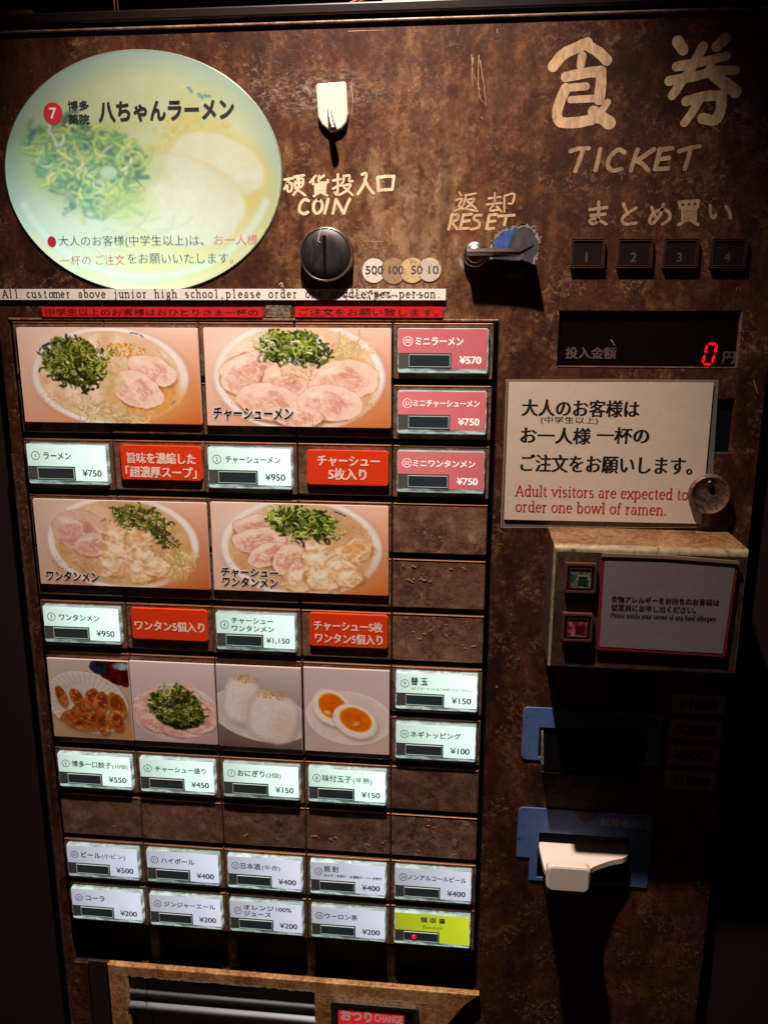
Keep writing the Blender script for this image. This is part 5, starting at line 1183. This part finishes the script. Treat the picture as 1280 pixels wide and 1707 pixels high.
cw = cwf.build('change_window', CHROME, mach)
qx0, qz1 = P(565, 1678, TY + .002); qx1 = P(674, 1683, TY + .002)[0]
MB().box(chx0 + .005, -.735, chx1 - .005, chz1 - .005, TY + .010, TY - .0016).build('window_back', DARKM, cw)
MB().box(qx0, -.735, qx1, qz1, TY + .006, TY - .0022).build('red_label', plain('red_change_label', (190, 26, 34), .35, emit=.8), cw)  # emission added to lift the label out of the frame's shade
t = MB(); text_px(t, 'おつり', 568, 1692, 620, 18, TY - .0025, bx=.05, bz=.05); text_px(t, 'CHANGE', 624, 1697, 671, 13, TY - .0025, bx=.03, bz=.03); t.build('lettering', WHITEINK, cw)
MB().box(P(580, 1704, TY)[0], -.735, P(664, 1708, TY)[0], P(600, 1706, TY)[1], TY - .0020, TY - .0026).build('white_label', WHITEP, cw)

# ================================================================== THINGS STUCK ON THE MACHINE
def card(name, cv, quad, label, group, y=-.0048, caps=(), r=.0016, th=.0018):
    x0, z0, x1, z1 = RQ(*quad, y); o = MB().prism(rrect(x0, z0, x1, z1, r, 3), y + th, y, .0003).build(name, WHITEP_E, None); tag(o, label, 'picture card', group)
    print_mesh('printed_photo', cv, x0 + .0004, z0 + .0004, x1 - .0004, z1 - .0004, y - .00012, PRINT, o)
    if caps:
        t = MB()
        for s, a, yy, b_, h in caps:
            for k, (mi, e, sl) in enumerate(((1, .085, .12), (0, .022, .12))):
                A = P(a, yy, y - .0003); Bx = P(b_, yy, y - .0003)[0]; ex = (.0008 if mi == 1 else 0)
                H = P(a, yy - h / 2, y)[1] - P(a, yy + h / 2, y)[1]
                put_text(t, s, A[0] - ex, A[1], Bx + ex, H + 2 * ex, y - .0003 - k * .0001, mi=mi, bx=e * 1.3, bz=e * 1.2, slant=sl)
        t.build('lettering', [INK, plain('pink_white_outline', (232, 216, 208), .5)], o)
    return o
WHITEP_E = plain('white_card_edge', (196, 176, 164), .4)
PCG = 'photo cards of the dishes'
card('menu_picture', pic_ramen(), ((27, 545), (329, 547), (338, 709), (42, 703)), 'photo card of plain ramen with a mound of scallions, top left of the grid', PCG)
card('menu_picture', pic_chashu(), ((338, 545), (653, 548), (651, 715), (346, 709)), 'photo card of ramen covered with pork slices, beside the red mini buttons', PCG, caps=[('チャーシューメン', 356, 689, 489, 21)])
card('menu_picture', pic_wonton(), ((55, 832), (346, 838), (350, 983), (68, 974)), 'photo card of wonton ramen with a darker left side, second card down at left', PCG, caps=[('ワンタンメン', 78, 959, 166, 17)])
card('menu_picture', pic_chashu_wonton(), ((351, 838), (648, 843), (647, 993), (356, 984)), 'photo card of pork and wonton ramen with two lines of lettering', PCG, caps=[('チャーシュー', 369, 953, 464, 15), ('ワンタンメン', 371, 969, 464, 16)])
card('menu_picture', pic_gyoza(), ((78, 1098), (215, 1102), (222, 1234), (91, 1228)), 'square photo card of fried gyoza in a fluted white bowl', PCG, r=.0004)
card('menu_picture', pic_chashu_plate(), ((217, 1101), (359, 1109), (361, 1242), (223, 1234)), 'square photo card of sliced pork topped with scallions on a plate', PCG, r=.0004)
card('menu_picture', pic_onigiri(), ((360, 1109), (502, 1113), (504, 1250), (365, 1244)), 'square photo card of two rice balls with sesame', PCG, r=.0004)
card('menu_picture', pic_eggs(), ((506, 1114), (650, 1117), (648, 1259), (508, 1251)), 'square photo card of a halved egg with orange yolk', PCG, r=.0004)

REDC = plain('orange_red_card', (226, 60, 22), .35); PINKW = plain('pale_pink_print', (250, 214, 200), .5)
def redcard(quad, lines, label):
    y = -.0050; x0, z0, x1, z1 = RQ(*quad, y); c_ = .0016
    o = MB().prism([(x0 + c_, z0), (x1 - c_, z0), (x1, z0 + c_), (x1, z1 - c_), (x1 - c_, z1), (x0 + c_, z1), (x0, z1 - c_), (x0, z0 + c_)], y + .0022, y, .0003).build('red_card', REDC, None); tag(o, label, 'small sign', 'orange red caption cards')
    t = MB()
    for s, a, yy, b_, h in lines: text_px(t, s, a, yy, b_, h, y - .0002, bx=.045, bz=.028)
    t.build('lettering', PINKW, o)
redcard(((200, 741), (335, 745), (337, 803), (204, 798)), [('旨味を濃縮した', 212, 763, 326, 19), ('「超濃厚スープ」', 210, 786, 328, 19)], 'orange red card about rich concentrated soup, beside the button for plain ramen')
redcard(((511, 749), (648, 753), (647, 811), (512, 807)), [('チャーシュー', 529, 768, 633, 18), ('5枚入り', 547, 790, 611, 20)], 'orange red card reading five slices of pork, under the pork ramen photo')
redcard(((218, 1013), (345, 1018), (347, 1069), (221, 1065)), [('ワンタン5個入り', 225, 1042, 341, 17)], 'orange red card with a single line about five wontons')
redcard(((516, 1022), (647, 1026), (646, 1081), (516, 1077)), [('チャーシュー5枚', 523, 1042, 638, 17), ('ワンタン5個入り', 525, 1063, 638, 17)], 'orange red card about five pork slices and five wontons, over the egg photo')

# tapes
TAPE = paper('white_label_tape', (244, 234, 224), .35, .1, .1)
x0, z0, x1, z1 = RQ((-30, 481), (743, 482), (743, 500), (-30, 500), -.0022)
tp = MB().box(x0, z0, x1, z1, -.0014, -.0020).build('white_tape', TAPE, None); tag(tp, 'long white label tape with typed english words across the machine', 'tape')
t = MB(); a = P(5, 495.5, -.0022); bx_ = P(737, 495.5, -.0022)[0]
serif(t, 'All customer above junior high school,please order one noodle per person.', a[0], a[1], bx_, .0076, -.0022, 0, .11, .06, mono=.78, gap=.86, kg=.0074)
t.build('lettering', [INKG], tp)
# worn brown stains on the tape
b = MB()
for k in range(110):
    x, y = rnd.gauss(618, 34), rnd.gauss(491, 5)
    if not (483 < y < 498): continue
    q = P(x, y, -.0024); rr = rnd.uniform(.0001, .0006); b.prism([(q[0] + rr * rnd.uniform(.4, 1.6) * math.cos(a_), q[1] + rr * .6 * rnd.uniform(.4, 1.2) * math.sin(a_)) for a_ in np.linspace(0, 5.6, 7)], -.0021, -.0024 - k * 1e-6)
b.build('worn_spots', plain('rust_spot', (140, 96, 70), .5), tp)['kind'] = 'stuff'
REDT = paper('red_label_tape', (206, 36, 40), .35, .1, .08)
for q, s, lab in ((((70, 511), (438, 513), (438, 529), (71, 528)), '中学生以上のお客様はおひとりさま一杯の', 'longer red label tape with black japanese text, at left above the photo cards'), (((492, 511), (738, 511), (738, 529), (492, 529)), 'ご注文をお願い致します。', 'shorter red label tape with black japanese text, below the coin slot')):
    x0, z0, x1, z1 = RQ(*q, -.0018); tp = MB().box(x0, z0, x1, z1, -.0011, -.0018).build('red_tape', REDT, None); tag(tp, lab, 'tape')
    t = MB(); put_text(t, s, x0 + .0030, (z0 + z1) / 2, x1 - .0034, (z1 - z0) * .70, -.0020, bx=.004, bz=-.014); t.build('lettering', INK, tp)
pm = NT('torn_tape_residue'); n_ = pm.noise(1., 7, .85, pm.mapped((300, 1, 420)), 1.0); pm.base(pm.mix(pm.mask(n_, .44, .60), (.055, .030, .020), (.30, .24, .18))); pm.set(.4)
b = MB(); b.prism([P(x, y, -.0004) for x, y in jag([(442, 500), (486, 500), (483, 530), (445, 528)], 1.2, 6)], 0, -.0004); b.build('torn_tape_patch', pm.m, mach)
b = MB(); ribbon(b, [np.array(P(*p, -.0032)) for p in ((466, 474), (470, 471), (472, 474), (468, 477), (473, 478))], .0006, -.0032, 0, .0004, .3); 
ribbon(b, [np.array(P(*p, -.0112)) for p in ((536, 378), (533, 388), (530, 401), (534, 404))], .0005, -.0112, 0, .0003, .3); b.build('glue_blobs', plain('white_glue', (210, 200, 186), .3), mach)['kind'] = 'stuff'

# adhesive hook
hk = empty('adhesive_hook', 'small white adhesive hook stuck above the coin slot', 'hook', loc=(P(552, 175)[0], 0, P(552, 175)[1]))
def off(o): o.location = (-hk.location[0], 0, -hk.location[2]); return o
y = -.0038; pl = [P(526.5, 143, y), P(529, 139, y), P(574, 135.5, y), P(577, 139, y), P(580, 190, y), P(577, 204, y), P(569, 214, y), P(558, 219, y), P(548, 217, y), P(537, 208, y), P(530, 195, y)]
off(MB().prism(pl, 0, y, .0009).build('plate', WHITEP, hk))
hpts = [(P(548.5, 181, -.005), -.0045, .0008), (P(549, 186, -.0055), -.0052, .0014), (P(550, 194, -.007), -.0064, .0018), (P(552, 204, -.008), -.0076, .0022), (P(555, 214, -.009), -.0088, .0026), (P(556.5, 219, -.0095), -.0094, .0024)]
m = MB(); m.tube([(a[0], yy, a[1]) for a, yy, r in hpts], [r for a, yy, r in hpts], 14); off(m.build('hook_prong', CHROME, hk))

# laminated notice
NP = paper('cream_notice_paper', (204, 184, 164), .6, 0, .25)
film = NT('clear_laminate'); film.base((.55, .45, .38)); film.set(.08, 0, .6); film.b.inputs['Alpha'].default_value = .22
y = -.0020
nt = MB().prism([P(*p, y) for p in ((848, 637), (1189, 638), (1168, 873), (840, 866))], -.0008, y).build('paper_notice', NP, None)
tag(nt, 'laminated cream notice asking adults to order one bowl of ramen, beside the round lock', 'notice')
MB().prism([P(*p, -.0006) for p in ((843, 632), (1197, 633), (1182, 879), (834, 880))], -.0002, -.0007).build('laminate_film', film.m, nt)
m = MB(); ribbon(m, [np.array(P(*p, y)) for p in ((843, 634), (1000, 632), (1190, 635))], .0005, -.0022); ribbon(m, [np.array(P(*p, y)) for p in ((836, 879), (1000, 881), (1172, 879))], .0004, -.0012); ribbon(m, [np.array(P(*p, y)) for p in ((845, 634), (835, 878))], .0004, -.0022)
m.build('laminate_edge', plain('laminate_shine', (150, 120, 96), .2), nt)
t = MB(); Y = y - .0002
M_ = dict(bx=.042, bz=-.006)
text_px(t, '大人のお客様は', 869, 679, 1066, 28, Y, **M_)
text_px(t, '(中学生以上)', 901, 700, 996, 13, Y, bx=.0, bz=-.012)
text_px(t, 'お一人様', 867, 725, 985, 27, Y, **M_); text_px(t, '一杯の', 994, 725, 1082, 27, Y, **M_)
text_px(t, 'ご注文をお願いします。', 867, 771, 1155, 29, Y, **M_)
for s, x0, yb_, x1 in (('Adult visitors are expected to', 858, 826, 1147), ('order one bowl of ramen.', 858, 852, 1112)):
    a = P(x0, yb_, Y); serif(t, s, a[0], a[1], P(x1, yb_, Y)[0], .0112, Y, 1, .088, .042)
t.build('lettering', [INK, REDINK], nt)

# allergy card on the bill reader
y = BD - .0026
AP = paper('white_card_paper', (116, 104, 108), .5, 0, .3)
q = ((1002.5, 927), (1230, 938.5), (1208, 1095), (993, 1083))
ac = MB().prism([P(*p, y) for p in q], BD - .0008, y).build('allergy_card', plain('red_card_border', (112, 18, 28), .4), None); tag(ac, 'white card with a red border about food allergies, on the bill reader box', 'notice')
q2 = ((1007.5, 932.5), (1224.5, 943.5), (1203.5, 1089.5), (998.5, 1077.5)); MB().prism([P(*p, y) for p in q2], y + .0005, y - .0002).build('white_paper', AP, ac)
m = MB(); m.prism([P(*p, y - .001) for p in ((1004, 922), (1110, 926), (1232, 936), (1232, 941), (1110, 931), (1002, 928))], y + .0004, y - .0010); m.build('laminate_fold', plain('creased_film', (120, 96, 84), .15, 0, .6), ac)
t = MB(); Y = y - .0004
text_px(t, '食物アレルギーをお持ちのお客様は', 1018, 998, 1199, 11, Y, bx=.03, bz=.02); text_px(t, '従業員にお申し出ください。', 1018, 1012, 1160, 11, Y, bx=.03, bz=.02)
a = P(1017, 1028.5, Y); serif(t, 'Please notify your server of any food allergies', a[0], a[1], P(1193, 1027, Y)[0], .0046, Y, 0, .12, .06)
t.build('lettering', INK, ac)

# ================================================================== BEHIND AND ON TOP
tz = PZ1 + .0125
wl = MB().box(-1.2, -1.0, 1.2, 1.2, .42, .40); wl.build('wall', plain('dark_wall', (40, 24, 20), .7), None)['kind'] = 'structure'
b = MB(); b.tube([(P(187, 0, .02)[0], .02, P(187, 0, .02)[1] + .05), (P(193, 30, .02)[0], .02, tz)], .0007, 8); tag(b.build('string', plain('pale_string', (190, 130, 96), .6), None), 'thicker pale string hanging onto the machine top, left one of a close pair', 'string'); b = MB(); b.tube([(P(193, 0, .02)[0], .02, P(193, 0, .02)[1] + .05), (P(199, 34, .02)[0], .02, tz)], .0005, 8)
tag(b.build('string', plain('pale_string', (190, 130, 96), .6), None), 'thin pale string hanging onto the machine top, right one of a close pair', 'string')
pp = [P(140, 34, -.001), P(145, 27, -.001), P(196, 33, -.001), P(200, 37, -.001)]
tag(MB().prism(pp, .012, .011, back=True).build('paper_slip', paper('grey_paper', (150, 130, 124), .6), None), 'small folded grey paper lying on the machine top below the strings', 'paper')
b = MB(); b.box(P(0, 40, .0)[0] - .05, tz, P(50, 36, .0)[0], tz + .0035, .08, .004, .0008); tag(b.build('wood_board', brown_plastic('dark_board', .9), None), 'thin brown board lying at the left end of the machine top', 'board')
b = MB(); x0 = P(140, 20, .10)[0]; x1_ = P(268, 20, .1)[0]
for x in (P(30, 10, .2)[0], P(268, 10, .2)[0]): b.box(x - .012, tz, x + .012, .6, .22, .20)
b.box(-.5, tz + .10, .3, tz + .115, .22, .198); tag(b.build('shelf_frame', plain('dark_wood_frame', (46, 26, 20), .6), None), 'dark wooden frame standing behind the machine top', 'frame')
for k, (pts, r) in enumerate((([(520, 24, .03), (560, 14, .03), (590, 3, .03), (615, -12, .03)], .0011), ([(540, 22, .04), (572, 14, .04), (606, 0, .04), (640, -10, .04)], .0008))):
    q = [(P(x, y, d)[0], d, max(P(x, y, d)[1], tz + .001)) for x, y, d in pts]; q = [tuple(v) for v in smooth(q, 5)]
    tag(MB().tube(q, r, 10).build('cable', plain('copper_cable', (150, 96, 60), .4), None), ('thicker brown cable curving over the machine top' if k == 0 else 'thinner brown cable behind the thicker one on the machine top'), 'cable')
px_, pz_ = P(637, 12, .01); px1_, _ = P(742, 8, .01)
ps = MB().box(px_, tz, px1_, tz + .022, .05, .008, .002, .003).build('power_strip', plain('aged_beige_plastic', (206, 170, 136), .4), None); tag(ps, 'beige power strip with red marks lying on top of the machine', 'power strip')
t = MB()
for k in range(26): 
    a_ = px_ + .002 + (px1_ - px_ - .004) * k / 26; zc = tz + rnd.uniform(.003, .009); t.box(a_, zc, a_ + rnd.uniform(.0004, .0014), zc + rnd.uniform(.0004, .0016), .0081, .0077)
t.build('red_marks', REDINK, ps)
b = MB(); x_, z_ = P(598, 10, .03); b.prism([(x_ - .010, tz), (x_ + .012, tz), (x_ + .014, tz + .006), (x_ + .004, tz + .010), (x_ - .006, tz + .006)], .05, .03, .001); tag(b.build('plug', plain('dull_red_plastic', (110, 44, 30), .5), None), 'dull red plug lying beside the power strip', 'plug')
